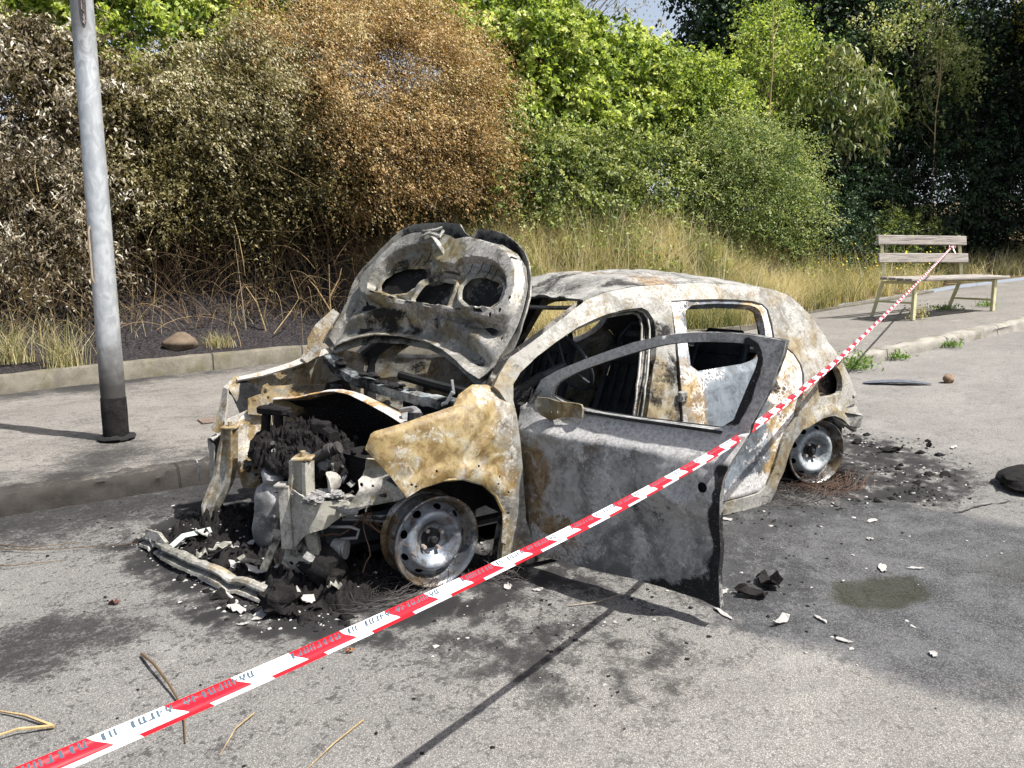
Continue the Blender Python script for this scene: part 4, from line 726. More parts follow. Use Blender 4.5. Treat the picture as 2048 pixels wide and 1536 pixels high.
# ------------------------------------------------------------------ lamp post
def galv():
    n = NT('galvanised steel'); p = n.obj(); s = n.sep(p); a = n.noise(n.mapping(p, scale=(1, 1, .55)), 13, 4, .55, 1.4); b = n.noise(p, 4, 5, .6)
    v = n.sep(n.vor(n.mapping(p, scale=(1, 1, .6)), 34, 'F1', 1))[0]
    c = n.mix(n.step(a, .40, .62), (.34, .36, .375), (.47, .49, .50)); c = n.mix(n.m2('MULTIPLY', v, .22), c, (.54, .555, .56))
    c = n.mix(n.m2('MULTIPLY', n.step(b, .55, .75), .35), c, (.27, .29, .30))
    k = n.step(n.m2('ADD', s[2], n.m2('MULTIPLY', n.m2('SUBTRACT', b, .5), .7)), .95, .42); c = n.mix(n.m2('MULTIPLY', k, .55), c, (.075, .055, .035))
    k2 = n.step(n.m2('ADD', s[2], n.m2('MULTIPLY', n.m2('SUBTRACT', b, .5), .8)), .80, .26); c = n.mix(n.m2('MULTIPLY', k2, .93), c, (.014, .012, .011))
    d = n.m2('ABSOLUTE', n.m2('SUBTRACT', s[2], 3.12)); ar = n.m2('MULTIPLY', n.step(n.m2('ADD', d, n.m2('MULTIPLY', n.m2('SUBTRACT', a, .5), .35)), .55, .22), n.step(n.sep(n.attr('zone'))[2], .5, .95)); c = n.mix(n.m2('MULTIPLY', ar, .72), c, (.055, .04, .03))
    n.bump(n.m2('ADD', a, b), .12, .003); return n.set(c, n.m2('ADD', .42, n.m2('MULTIPLY', k2, .45)), n.m2('MULTIPLY', n.m2('SUBTRACT', 1., k2), .45), .5)
PB = (.872, -2.654, .136)
post = thing('lamp_post', 'galvanised steel lamp post with sooty base on the pavement left of the burnt car', 'lamp post', PB)
post.rotation_euler = (R(.55), R(-1.0), 0)
fr = np.array([.20, .98])    # side that faces the road
mb = MB(); mb.lathe([(.083, .0), (.083, .4), (.080, 1.2), (.0745, 2.4), (.070, 4), (.06, 7.8), (.03, 7.84), (0, 7.85)], None, 40)
mb.build('pole', galv(), post, True, 40, lambda p: (0, 0, .5+.5*(p[0]*.55+p[1]*.83)/.083))
M_CHAR = simple('charred black', (.013, .0125, .013), .88, 0, .6, 16, .9, .012, .25)
M_CRUST = simple('burnt crust', (.012, .011, .011), .95, 0, .6, 26, 1., .01, .2)
mb = MB(); V = []
mb.lathe([(.0835, .0), (.089, .012), (.087, .09), (.0885, .20), (.0865, .305), (.0835, .312)], None, 44)
mb.build('base_sleeve', M_CRUST, post)
mb = MB(); mb.lathe([(.083, .006), (.128, .004), (.131, .010), (.122, .020), (.105, .026), (.088, .034)], None, 40)
o = mb.build('base_ring', M_CHAR, post)
for v in o.data.vertices: h = nz(v.co, 22, 3.); v.co += Vector((v.co.x, v.co.y, 0))*h*.12+Vector((0, 0, .01*h))
# scorched number plate, bent round the pole, with its two melted marks
ang0 = math.atan2(.83, .02); Mpl = simple('scorched plate', (.05, .042, .04), .55, .3, .5, 20, .5, .004); Mpm = simple('plate marks', (.22, .19, .18), .5, .4, .3, 30)
def on_pole(a, z, r=.072): return (r*math.cos(a), r*math.sin(a), z)
pl = smooth_poly([(-.26, 2.87), (.24, 2.87), (.24, 3.17), (.12, 3.22), (-.2, 3.22), (-.28, 3.12)], 2)
pV, pF = tri2d(pl, [], .022)
plo = shell('number_plate', np.array([on_pole(ang0+u, z_, .0745) for u, z_ in pV]), pF, -.004, Mpl, post, None, flip=False)
mb = MB()
for m in ([(-.12, 3.13), (.06, 3.15), (.04, 3.08)], [(.10, 3.02), (-.10, 3.04), (-.12, 2.98), (.08, 2.965)], [(-.1, 2.93), (.1, 2.90)], [(.1, 2.94), (-.08, 2.89)], [(0, 2.95), (0, 2.885)]):
    mb.tube([on_pole(ang0+u, z_, .080) for u, z_ in m], .0035, 5)
mb.build('plate_mark', Mpm, plo)
mb = MB(); a = ang0-.95; mb.tube([on_pole(a, 1.14, .080), on_pole(a, 1.18, .094), on_pole(a, 1.50, .093), on_pole(a, 1.54, .079)], .008, 6); mb.build('cable_clip', M_STEM['grey'], post)

# ------------------------------------------------------------------ bench
def wood():
    n = NT('weathered bench wood'); p = n.obj(); m = n.mapping(p, scale=(1.2, 26, 26)); a = n.noise(m, 2.2, 6, .65, .3); b = n.noise(p, 3.5, 5, .6)
    c = n.ramp(a, [(.30, (.055, .048, .042)), (.48, (.22, .20, .18)), (.7, (.36, .33, .30))]); c = n.mix(n.m2('MULTIPLY', n.step(b, .5, .7), .4), c, (.40, .35, .28))
    n.bump(a, .5, .006); return n.set(c, .85, 0, .25)
M_WOOD = wood(); M_CREAM = simple('cream painted steel', (.50, .47, .28), .6, 0, .18, 14, .2, .003)
bo = np.array([-10.56, -2.55]); bdx, bdy = -.975, .222; brot = math.atan2(bdy, bdx)    # long axis
bz0 = float(pave_z(-10.9)); bench = thing('park_bench', 'weathered grey wooden bench on cream steel legs, barrier tape tied to its back', 'bench', (bo[0], bo[1], bz0), brot)
def zl(u, v):   # ground height below a bench point
    c, s = math.cos(brot), math.sin(brot); return float(pave_z(bo[0]+c*u-s*v))-bz0
SH = .545
for i, u in enumerate((-.80, .82)):
    mb = MB(); mb.box((u, -.02, (SH-.03+zl(u, 0))/2), (.06, .05, SH-.03-zl(u, 0)), None, .006); mb.build('leg', M_CREAM, bench, False)
    mb = MB(); g = zl(u, .66)
    mb.tube([(u, .76, g), (u, .58, SH-.05)], .036, 4, True); mb.build('leg', M_CREAM, bench, False)
    mb = MB(); mb.tube([(u, .56, SH-.06), (u, .60, SH+.25), (u, .67, SH+.66)], .032, 4, True); mb.build('back_post', M_CREAM, bench, False)
    mb = MB(); mb.box((u, .28, SH-.045), (.05, .64, .045), None, .004); mb.box((u, .33, .2), (.03, .70, .03)); mb.build('seat_rail', M_CREAM, bench, False)
for k in range(4):
    mb = MB(); y = -.04+.15*k; mb.box((.02+.03*random.random(), y, SH+(.006*k)), (1.96+.06*random.random(), .132, .042), None, .008); mb.build('seat_slat', M_WOOD, bench, False)
for (z_, y, l, dx) in ((.31, .575, 1.86, .0), (.585, .622, 1.84, .0)):
    mb = MB(); mb.box((dx, y, SH+z_), (l, .045, .145), Matrix.Rotation(R(-8), 3, 'X') @ Matrix.Rotation(R(.8), 3, 'Y'), .008); mb.build('back_slat', M_WOOD, bench, False)

# ------------------------------------------------------------------ barrier tape
def tape_mat():
    n = NT('barrier tape film'); uv = n.node('ShaderNodeUVMap').outputs[0]; s = n.sep(uv)
    # diagonal red and white fields; u = metres along, v = 0..1 across
    ph = n.m2('FRACT', n.m2('DIVIDE', n.m2('ADD', s[0], n.m2('ADD', n.m2('MULTIPLY', s[1], .035), n.m2('MULTIPLY', n.step(s[1], .205, .195), .075))), TAPE_P)); red = n.step(n.m2('ABSOLUTE', n.m2('SUBTRACT', ph, .5)), .252, .248)
    f = n.noise(n.mapping(uv, scale=(4, 12, 1)), 3, 3, .5)
    c = n.mix(red, (.80, .82, .85), (.66, .010, .022)); n.set(c, .32, 0, .5); n.bump(f, .15, .004)
    tr = n.node('ShaderNodeBsdfTranslucent'); n.put(tr.inputs[0], c); mx = n.node('ShaderNodeMixShader'); mx.inputs[0].default_value = .22
    n.t.links.new(n.b.outputs[0], mx.inputs[1]); n.t.links.new(tr.outputs[0], mx.inputs[2]); n.t.links.new(mx.outputs[0], n.out.inputs[0]); return n.m
TAPE_P = .215
TQ = [np.array(q) for q in ((1.5362, 2.5672, .7773), (-0.7084, 1.7638, 0.733), (-2.8035, .8142, .8048), (-11.7443, -3.2309, 1.5155))]   # near end, over the open door's edge, over the car's rear corner, bench
TS = [.035, .012, .02]; TLS = [float(np.linalg.norm(b-a)) for a, b in zip(TQ, TQ[1:])]; TL = sum(TLS); TB = TQ[-1]
def tape_c(s):
    """centre line at arc position s (0 at the near end); sags between its rests"""
    for i in range(3):
        if s <= TLS[i] or i == 2: t = s/TLS[i]; return TQ[i]+(TQ[i+1]-TQ[i])*t-np.array([0, 0, 1])*TS[i]*4*t*(1-t)
        s -= TLS[i]
def tape_dir(s):
    d = tape_c(min(s+.15, TL))-tape_c(max(s-.15, 0)); return d/np.linalg.norm(d)
def tape_pt(s, v):
    """v 0..1 across the width: gently folded along its length"""
    a = -(.50+.18*math.sin(s*.55+.4)+.08*math.sin(s*1.9)+.05*math.sin(s*5.3)); w_ = .029
    tdir = tape_dir(s); tside = np.cross(tdir, [0, 0, 1]); tside /= np.linalg.norm(tside); tup = np.cross(tside, tdir)
    x = (v-.5)*w_; fold = .0032*math.cos((v-.28)*math.pi*2.0)+.0016*math.sin(s*7+v*3)
    d = tup*math.cos(a)+tside*math.sin(a); nn_ = tside*math.cos(a)-tup*math.sin(a); return tape_c(s)+d*x+nn_*fold
ns, nv = 700, 9; ss = TL*np.linspace(0, 1, ns); V = np.array([tape_pt(s, v) for s in ss for v in np.linspace(0, 1, nv)])
I = np.arange(ns*nv).reshape(ns, nv); F = np.stack([I[:-1, :-1].ravel(), I[1:, :-1].ravel(), I[1:, 1:].ravel(), I[:-1, 1:].ravel()], 1)
tape = tag(make('barrier_tape', V, F, tape_mat()), 'red and white barrier tape stretched from the bench across the front of the burnt car', 'tape')
uvl = tape.data.uv_layers.new(name='UVMap'); li_ = np.zeros(len(tape.data.loops), np.int32); tape.data.loops.foreach_get('vertex_index', li_)
uvv = np.stack([ss[li_//nv], np.linspace(0, 1, nv)[li_ % nv]], 1); uvl.data.foreach_set('uv', uvv.astype(np.float32).ravel())
# printed lettering: only the lower halves of upside-down capitals show along the folded upper edge
M_INK = simple('tape ink', (.045, .075, .10), .5, 0, .1, 5)
mb = MB()
def stroke(s0, s1, v0, v1):
    k = 2; vs = np.linspace(v0, v1, 3); q = []
    for v in vs:
        for s in (s0, s1):
            p = tape_pt(s, v); e = tape_pt(s, v+.02)-p; n_ = np.cross(tape_dir(s), e); n_ /= np.linalg.norm(n_); q += [p+n_*.0006, p-n_*.0006]
    f = []
    for i in range(2): a = 4*i; f += [(a, a+2, a+6, a+4), (a+5, a+7, a+3, a+1)]
    mb.add(q, f)
GL = {'I': [(.3, .7, 0, 1)], 'U': [(0, .28, .0, 1), (.62, .9, .0, 1), (.0, .9, .0, .22)], 'J': [(.5, .8, 0, 1), (.0, .8, 0, .22)], 'T': [(.35, .65, 0, 1)], 'N': [(0, .25, 0, 1), (.6, .85, 0, 1)], 'F': [(.0, .28, 0, 1), (.4, .8, .5, .75)], 'A': [(.0, .25, .3, 1), (.3, .6, 0, .6), (.6, .9, .35, 1)], ' ': []}
LINE = 'IJUNJIIU IN IUJFA AFIUJNFAU     '       # one print repeat, in picture order from the near end
pitch = TAPE_P*2/len(LINE); s = .02
while s < TL-.1:
    for k, ch in enumerate(LINE):
        for (a, b, c0, c1) in GL[ch]:
            x0 = s+pitch*(k+a*.8); stroke(x0, x0+pitch*(b-a)*.9, .58+c0*.36, .58+c1*.36) if x0 < TL-.05 else None
    s += TAPE_P*2
mb.build('lettering', M_INK, tape, False)
mb = MB(); c = TB; mb.tube([c+np.array([.03*math.cos(a), .05*math.sin(a), .03*math.sin(2*a)]) for a in np.linspace(0, 6.0, 14)], .012, 5, True, .4); mb.tube([c, c+np.array([.05, .06, -.08]), c+np.array([.02, .09, -.17])], .012, 4, True, .2)
mb.build('knot', simple('tape knot film', (.80, .55, .57), .4, 0, .3, 40), tape)

# ------------------------------------------------------------------ debris on the road
M_FLAKE = simple('white ash flake', (.31, .30, .285), .85, 0, .3, 40, .6, .004); M_TIN = burnt('burnt tin', (.20, .19, .18), OCHRE, ASH, SOOT, 60, .3)
def flake(label, x, y, L, W, rot, mat=None, group='pale ash flakes on the road', name='ash_flake', cat='flake', z=None, thick=.004, curl=.02):
    zz = float(road_z(x)) if z is None else z
    L *= .8; W *= .8; n = 17; po = []
    for k in range(n):
        a = 2*math.pi*k/n; r = .8+.38*nz((math.cos(a)*2.4+x*9, math.sin(a)*2.4+y*9, 0), 1.); po.append((math.cos(a)*L*.5*r, math.sin(a)*W*.5*r))
    V, F = tri2d(po, [], max(L, W)/5.); Z = np.array([abs(nz((p[0]/L*2, p[1]/L*2, x*5), 1.6)) for p in V])*curl+thick+.003
    o = shell(name, np.stack([V[:, 0], V[:, 1], Z], 1), F, thick, mat or M_FLAKE, None); o.location = (x, y, zz); o.rotation_euler = (0, 0, rot); return tag(o, label, cat, group)
FL = [(-2.28, 1.37, .12, .05, 'oval pale flake on the wet asphalt nearest the rear wheel'), (-1.67, .91, .10, .045, 'oval white flake at the rear edge of the open door'), (-1.73, 1.76, .15, .05, 'jagged pale flake at the upper edge of the puddle'), (-1.85, 1.85, .12, .03, 'narrow pale flake beside the jagged one at the puddle'), (-1.07, 1.91, .11, .025, 'thin straight pale sliver below the puddle'), (-.93, 1.84, .17, .05, 'long crumpled pale flake near the lit edge of the wet patch'), (-.99, 2.06, .09, .03, 'short pale sliver at the lit edge of the wet patch'), (-1.16, 2.30, .06, .04, 'lone white crumb low in the dark wet patch'), (-2.02, 1.52, .05, .04, 'small round pale crumb in the middle of the wet patch'), (-.80, 1.66, .16, .035, 'pale sliver under the lower corner of the open door'), (-.94, 1.53, .11, .04, 'pale flake beside the rear corner of the open door'), (.79, .52, .15, .07, 'crumpled white flake left of the near end of the fallen beam'), (.72, .62, .16, .09, 'flat beige flake below the near end of the fallen beam'), (.80, .66, .08, .03, 'thin beige flake nearest the camera below the fallen beam'), (.47, .60, .16, .08, 'upturned white flake on the black ash between beam and wheel'), (.36, .64, .13, .10, 'crumpled white flake on the black ash close to the front wheel'), (.56, .56, .10, .06, 'dull white flake touching the near end of the fallen beam'), (-.24, .96, .10, .05, 'pale flake behind the front wheel'), (-.33, 1.06, .07, .04, 'greenish white flake right of the front wheel'), (-3.72, .66, .13, .07, 'white flake on a black clump behind the car'), (-4.1, .85, .17, .05, 'faint pale flake on the light asphalt behind the car')]
for i, (x, y, L, W, lab) in enumerate(FL): flake(lab, x, y, L, W, i*1.9, curl=.035 if 'rumpled' in lab or 'upturned' in lab else .009, thick=.0025)
for (x, y, L, W, lab) in ((-1.02, 1.62, .20, .10, 'black curled scrap right of the open door'), (-1.18, 1.58, .22, .13, 'large black and silver scrap right of the open door'), (-3.68, .63, .22, .10, 'black burnt clump under the white flake behind the car'), (-3.95, .75, .08, .05, 'small black lump behind the car'), (.62, .70, .10, .07, 'black lump at the near end of the fallen beam')):
    flake(lab, x, y, L, W, x*7, M_CRUST, 'black burnt scraps on the road', 'burnt_scrap', 'scrap', None, .008, .06)
for (x, y, L, lab, col) in ((.535, 1.105, .05, 'orange brown curled leaf right of the tape', (.30, .10, .03)), (1.2, .15, .07, 'dark red brown leaf left of the tape on the road', (.10, .035, .025)), (-.45, 2.62, .06, 'tiny orange leaf on the pale asphalt at the lower right', (.45, .14, .04))):
    flake(lab, x, y, L, L*.6, x*5, simple('dead leaf '+lab[:4], col, .8, 0, .3, 60), 'dead leaves on the road', 'dead_leaf', 'leaf', None, .002, .03)
def rod(name, label, cat, pts, r, mat, group=None):
    b = np.array(pts[0][0], float)
    mb = MB()
    for q in pts: mb.tube([np.array(p)-b for p in q], [r*(1-.6*i/(len(q)-1)) for i in range(len(q))], 5)
    return tag(mb.build(name, mat, None, loc=tuple(b)), label, cat, group)
GT = 'dry twigs lying on the road'
rod('twig', 'long brown twig crossing under the barrier tape at the lower left', 'twig', [[(1.17, .70, .012), (1.148, .84, .03), (1.125, 1.0, .022), (1.115, 1.10, .012), (1.12, 1.22, .008), (1.14, 1.34, .006)]], .006, M_STEM['brown'], GT)
rod('twig', 'forked orange twig at the left edge of the road', 'twig', [[(1.46, 1.03, .012), (1.55, 1.0, .02), (1.72, 1.0, .012)], [(1.46, 1.03, .012), (1.53, .92, .015), (1.63, .80, .01)]], .006, M_STEM['straw'], GT)
rod('twig', 'thin pale stalk right of the long brown twig', 'twig', [[(.93, 1.30, .006), (1.0, 1.36, .012), (1.07, 1.46, .006)]], .0028, M_STEM['straw'], GT)
rod('twig', 'thin pale stalk at the bottom edge of the road', 'twig', [[(.66, 1.53, .006), (.78, 1.60, .012), (.88, 1.66, .006)]], .0028, M_STEM['straw'], GT)
for (a, b, lab) in (((1.75, -1.0), (1.0, -.55), 'long bowed dry stalk near the burnt kerb'), ((1.6, -.95), (1.25, -.75), 'short dark stalk near the burnt kerb'), ((1.7, -.75), (1.35, -.52), 'dark curved stalk left of the long bowed one')):
    m = ((a[0]+b[0])/2+.05, (a[1]+b[1])/2+.08, .02); rod('twig', lab, 'twig', [[(*a, .006), m, (*b, .006)]], .0035, M_STEM['brown'], GT)
# black plastic strip, stone and rubber mat at the right
t = np.linspace(0, 1, 9); mb = MB(); A, B = np.array([-5.75, -.91]), np.array([-6.1, -.40]); q = [(A+(B-A)*s) for s in t]
mb.tube([(p[0]-A[0], p[1]-A[1], .012+float(road_z(p[0])-road_z(A[0]))+.02*math.sin(s*3.1)) for p, s in zip(q, t)], [.02, .05, .055, .055, .06, .055, .05, .04, .012], 6, True, .28)
tag(mb.build('plastic_strip', simple('grey plastic', (.09, .10, .12), .45, 0, .4, 14), None, loc=(A[0], A[1], float(road_z(A[0])))), 'long dark plastic trim strip lying on the road beyond the car', 'trim strip')
mb = MB(); blob(mb, (0, 0, .035), .05, .35, 4, 2, 3); tag(mb.build('stone', simple('brown stone', (.17, .11, .07), .9, 0, .4, 14, .6), None, True, 60, loc=(-6.3, -.35, float(road_z(-6.3)))), 'brown stone beside the plastic trim strip', 'stone')
mb = MB(); blob(mb, (0, 0, .02), .27, .3, 3, 3, 9, (1, .75, .18)); o = tag(mb.build('rubber_mat', M_CRUST, None, True, 60, loc=(-3.62, 1.60, .035)), 'black burnt rubber mat at the right edge of the road', 'mat')
mb = MB(); blob(mb, (0, 0, .06), .17, .3, 3, 3, 5, (1.2, .9, .75)); tag(mb.build('boulder', simple('brown boulder', (.115, .085, .058), .9, 0, .35, 9, .6), None, True, 60, loc=(-.30, -6.55, float(bank_z(-.30, -6.55)))), 'pale round boulder on the burnt bank right of the lamp post', 'boulder')
mb = MB(); mb.box((0, 0, 0), (.22, .20, .012), None, .004); o = mb.build('manhole_cover', simple('rusty cover', (.13, .095, .075), .85, 0, .4, 14), None, False, loc=(.12, -2.95, float(pave_z(0))+.008)); tag(o, 'small rusty cover set in the pavement left of the car', 'cover')
# low crumbly heap of char under the nose
hx_ = np.arange(-.35, 1.02, .009); hy_ = np.arange(-.95, .90, .009); XX, YY = np.meshgrid(hx_, hy_, indexing='ij'); HP_ = np.stack([XX.ravel(), YY.ravel()], 1); hd_ = sdist([(.93, -.52), (.62, -.80), (.1, -.80), (-.2, -.5), (-.2, .55), (.12, .74), (.42, .78), (.66, .52)], HP_)
hh_ = sstep(hd_+.07*nzv(HP_, 5., 2.), -.05, .12)*(.022+.055*np.clip(nzv(HP_, 6., 4.)+.35, 0, 1)+.050*np.abs(nzv(HP_, 19., 1.))+.034*nzv(HP_, 44., 3.)+.016*nzv(HP_, 95., 5., 2))-.004
I = np.arange(len(HP_)).reshape(len(hx_), len(hy_)); F = np.stack([I[:-1, :-1].ravel(), I[1:, :-1].ravel(), I[1:, 1:].ravel(), I[:-1, 1:].ravel()], 1); F = F[hd_[F].max(1) > -.12]
tag(make('char_heap', np.column_stack([HP_, hh_]), F, M_CRUST, None, True), 'low crumbly heap of black char under the nose of the burnt car', 'char', None, 'stuff')
def heap_z(x, y):
    i = np.clip(np.round((np.asarray(x)+.35)/.009).astype(int), 0, len(hx_)-1); j = np.clip(np.round((np.asarray(y)+.95)/.009).astype(int), 0, len(hy_)-1)
    ins = (np.asarray(x) > -.35) & (np.asarray(x) < 1.02) & (np.asarray(y) > -.95) & (np.asarray(y) < .9); return np.where(ins, np.maximum(hh_.reshape(len(hx_), len(hy_))[i, j], 0), 0)
# litter of char crumbs and pale crumbs, denser where the soot lies
def crumbs(name, label, N, zone_polys, rmin, rmax, mat, flat=.6):
    P = rng.uniform((-4.2, -1.4), (2.0, 2.6), (N*6, 2)); d = np.zeros(len(P))
    for poly, wgt, soft in zone_polys: d = np.maximum(d, wgt*sstep(sdist(poly, P), -soft, soft*.3))
    cl = np.array([nz(p, 3.2, 4.)+.6*nz(p, 9., 1.) for p in P]); P = P[rng.random(len(P)) < d*np.clip(.45+1.5*cl, .03, 1.4)][:N]; n = len(P)
    base = np.array([(1, 0, 0), (-.5, .87, 0), (-.5, -.87, 0), (.2, .1, 1.), (.5, .8, .5), (-.9, .1, .5)]); Fb = np.array([(0, 4, 3), (4, 1, 3), (1, 5, 3), (5, 2, 3), (2, 0, 3), (0, 1, 4), (1, 2, 5)])
    Vb = base[None]*(rmin+(rmax-rmin)*rng.random(n)**2.2)[:, None, None]*rng.uniform(.6, 1.3, (n, 6, 3)); Vb[..., 2] *= flat; a = rng.uniform(0, 6.28, n); ca, sa = np.cos(a)[:, None], np.sin(a)[:, None]
    x = Vb[..., 0]*ca-Vb[..., 1]*sa; y = Vb[..., 0]*sa+Vb[..., 1]*ca; V = np.stack([x+P[:, 0:1], y+P[:, 1:2], Vb[..., 2]+(road_z(P[:, 0])+heap_z(P[:, 0], P[:, 1]))[:, None]+.001], -1).reshape(-1, 3)
    F = (np.arange(n)[:, None, None]*6+Fb[None]).reshape(-1, 3); return tag(make(name, V, F, mat, None, False), label, 'debris', None, 'stuff')
FRONT2 = [(1.0, -.55), (.7, -.85), (.0, -.75), (.1, .6), (.45, .86), (.72, .56)]
crumbs('char_debris', 'black char crumbs scattered over the road round the burnt car', 7000, [(S_UNDER, .18, .6), (FRONT2, 1., .2), (S_REAR, .5, .25), (S_STREAK, .16, .3), (S_DOOR, .2, .4), (LIGHT, .006, .4), ([(1.9, -1.4), (1.9, 2), (0, 2), (0, -1.4)], .02, .1)], .002, .012, M_CRUST)
crumbs('char_debris', 'large black char lumps heaped in front of the engine bay', 1900, [(FRONT2, 1., .1), (S_REAR, .18, .2)], .012, .05, M_CRUST, .7)
crumbs('ash_debris', 'white and grey ash crumbs scattered round the burnt car', 2600, [(FRONT2, 1., .25), (S_UNDER, .05, .5), (S_REAR, .4, .2), (WET, .06, .1), (S_DOOR, .14, .4), (S_STREAK, .15, .3)], .003, .014, M_FLAKE, .5)
# steel cord of the burnt tyres
M_WIRE = simple('rusty tyre cord', (.075, .042, .027), .8, .3, .5, 30); M_WIREG = simple('grey tyre cord', (.055, .05, .047), .7, .4, .5, 30)
def cord(name, label, c, n, rx, ry, mat, h=.09, seed=0):
    mb = MB()
    for i in range(n):
        a0 = rng.uniform(0, 6.28); r = rng.uniform(.35, 1.0); sw = rng.uniform(.7, 2.6); hh = h*rng.random()**1.5; pts = []
        ox, oy = rng.normal(0, .2, 2)*np.array([rx, ry])
        for k in range(9): t = k/8; a = a0+sw*t; pts.append((rx*r*math.cos(a)+ox, ry*r*math.sin(a)+oy, .006+hh*math.sin(t*math.pi)+.01*rng.random()))
        mb.tube(pts, rng.uniform(.0010, .0019), 3, False)
    return tag(mb.build(name, mat, None, loc=(c[0], c[1], float(road_z(c[0])))), label, 'wire', 'tyre cord tangles')
cord('tyre_cord', 'rusty brown tyre cord tangle round the rear wheel', (-2.66, .80), 150, .28, .22, M_WIRE, .09)
cord('tyre_cord', 'grey tyre cord tangle in front of the rear wheel', (-2.32, .86), 110, .26, .16, M_WIREG, .055)
cord('tyre_cord', 'grey tyre cord tangle at the foot of the front wheel', (.18, .74), 90, .24, .14, M_WIREG, .055)
cord('tyre_cord', 'grey tyre cord tangle between front wheel and open door', (-.30, .80), 70, .12, .15, M_WIREG, .07)
rod('wire', 'single bowed wire on the road in front of the open door', 'wire', [[(-.36, .82, .01), (-.27, .98, .06), (-.28, 1.12, .05), (-.36, 1.22, .01)]], .0025, M_WIREG, 'loose wires on the road')
rod('wire', 'short pale wire on the road below the open door', 'wire', [[(-.34, 1.26, .006), (-.45, 1.31, .012), (-.58, 1.30, .006)]], .003, M_STEM['grey'], 'loose wires on the road')
# ------------------------------------------------------------------ the burnt car
ZS = [.02, .1, .2, .35, .5, .62, .72, .8, .88, .95, 1.05, 1.15, 1.22, 1.28, 1.33, 1.36]
YS = [.855, .865, .87, .875, .875, .868, .855, .83, .79, .75, .70, .645, .60, .55, .46, .38]
XS = [-3.35, -3.2, -3.0, -2.7, -2.2, -1.5, -.5, 0, .25, .45, .6, .75, .9]
WX = [.78, .85, .91, .965, 1, 1.01, 1, .985, .95, .90, .85, .78, .7]
def side(x, z): return np.interp(x, XS, WX)*np.interp(z, ZS, YS)
def sidefn(sg=1, off=0., disp=None, dent=.004, seed=0.):
    def f(V):
        x, z = V[:, 0], V[:, 1]; y = side(x, z)+off+dent*nzv(V, 5., seed)+dent*.35*nzv(V, 19., seed+3)
        if disp is not None: y = y+disp(V)
        return np.stack([x, sg*y, z], 1)
    return f
def offset_poly(poly, d):
    """move every edge point inward (d > 0) along the local normal of a closed outline"""
    P = np.asarray(poly, float); A = np.roll(P, 1, 0); B = np.roll(P, -1, 0); t = B-A; t /= np.maximum(np.linalg.norm(t, axis=1), 1e-9)[:, None]
    n = np.stack([-t[:, 1], t[:, 0]], 1); ar = .5*np.sum(P[:, 0]*B[:, 1]-B[:, 0]*P[:, 1])
    return P+n*(d if ar > 0 else -d)
car = thing('burnt_car', 'burnt out small hatchback with bonnet raised and driver side front door hanging open', 'car')
Z3 = lambda r, a, s: (r, a, s)
M_BODY = burnt('scorched body steel', (.195, .19, .172), (.225, .19, .115), (.335, .326, .30), SOOT, 46, .35, .72, .3, .55); M_FEND = burnt('ochre burnt wing', (.17, .155, .125), (.235, .175, .075), (.37, .355, .32), SOOT, 42, .15, .62, .25, .4)
M_DOOR = burnt('soot grey door', (.235, .233, .225), (.17, .12, .06), (.40, .395, .385), SOOT, 62, .22, .8, .3, .75); M_RDOOR = burnt('blue grey rear door', (.125, .145, .165), (.33, .24, .11), ASH, SOOT, 40, 1., .66, .3, .4)
M_HOOD = burnt('scorched bonnet underside', (.155, .15, .132), (.23, .20, .115), (.37, .355, .325), SOOT, 40, .1, .6, .3, .4, .25)
M_ROOF = burnt('ash white roof', (.185, .182, .168), (.24, .18, .115), (.335, .327, .305), (.03, .028, .028), 20, .2, .78, .4, .4); M_IN = simple('sooted and shade dark steel', (.018, .019, .021), .8, .1, .7, 8, .5, .01, .3)
M_INB = simple('sooted seat steel', (.030, .036, .044), .6, .3, .6, 12, .4, .006, .4); M_BRK = burnt('pale burnt bracket steel', (.215, .21, .18), (.27, .21, .11), (.39, .375, .345), SOOT, 40, .1, .68, .3, .4, .1)

fd_loop = [tuple(p) for p in D['fdoor_ap']]+[(-1.12, .45), (-1.135, .25), (-1.12, .165), (-1.05, .135), (-.52, .13), (-.43, .16), (-.40, .25), (-.385, .45), (-.372, .70)]
rd_loop = [tuple(p) for p in D['rdoor_out']]+[(-1.45, .082), (-1.41, .11), (-1.395, .3)]+[tuple(p) for p in D['rdoor_front'][::-1][:-1]]
rwin = [tuple(p) for p in smooth_poly(D['rwin'], 1)]; lamp = [tuple(p) for p in smooth_poly(D['lamp'], 1)]
rear = D['rear_out'][1:]
body_out = [(-.27, .03), (-.28, .15), (-.32, .33), (-.33, .6), (-.335, .78), (-.31, .83), (-.286, .857)]+[tuple(p) for p in D['apill_out'][1:]]+[tuple(p) for p in D['roofline'][1:]]+[tuple(p) for p in rear]+[(-1.979, -.002), (-1.697, .006), (-1.2, .015), (-.7, .024)]
def body_zone(V):
    x, z = V[:, 0], V[:, 1]; r = np.full(len(V), .43); a = np.full(len(V), .405); s = np.full(len(V), .40)
    q = sstep(-x, 2.25, 2.6); r += .22*q*sstep(.85-z, -.1, .25); a += .10*q; s -= .12*q
    a += .08*sstep(z, .95, 1.15); up_ = sstep(z, 1.15, 1.22); a += .05*up_
    lo = sstep(.14-z, -.04, .06); a += .06*lo; s += .10*lo; tail = sstep(-x, 2.78, 2.92); a += .14*tail; r -= .2*tail
    pil = sstep(-x, 1.10, 1.2)*sstep(x, -1.5, -1.38)*sstep(1.15-z, 0, .1); s += .22*pil; a -= .10*pil; r += .22*pil*sstep(.75-z, 0, .2); return np.stack([r, a, s], 1)
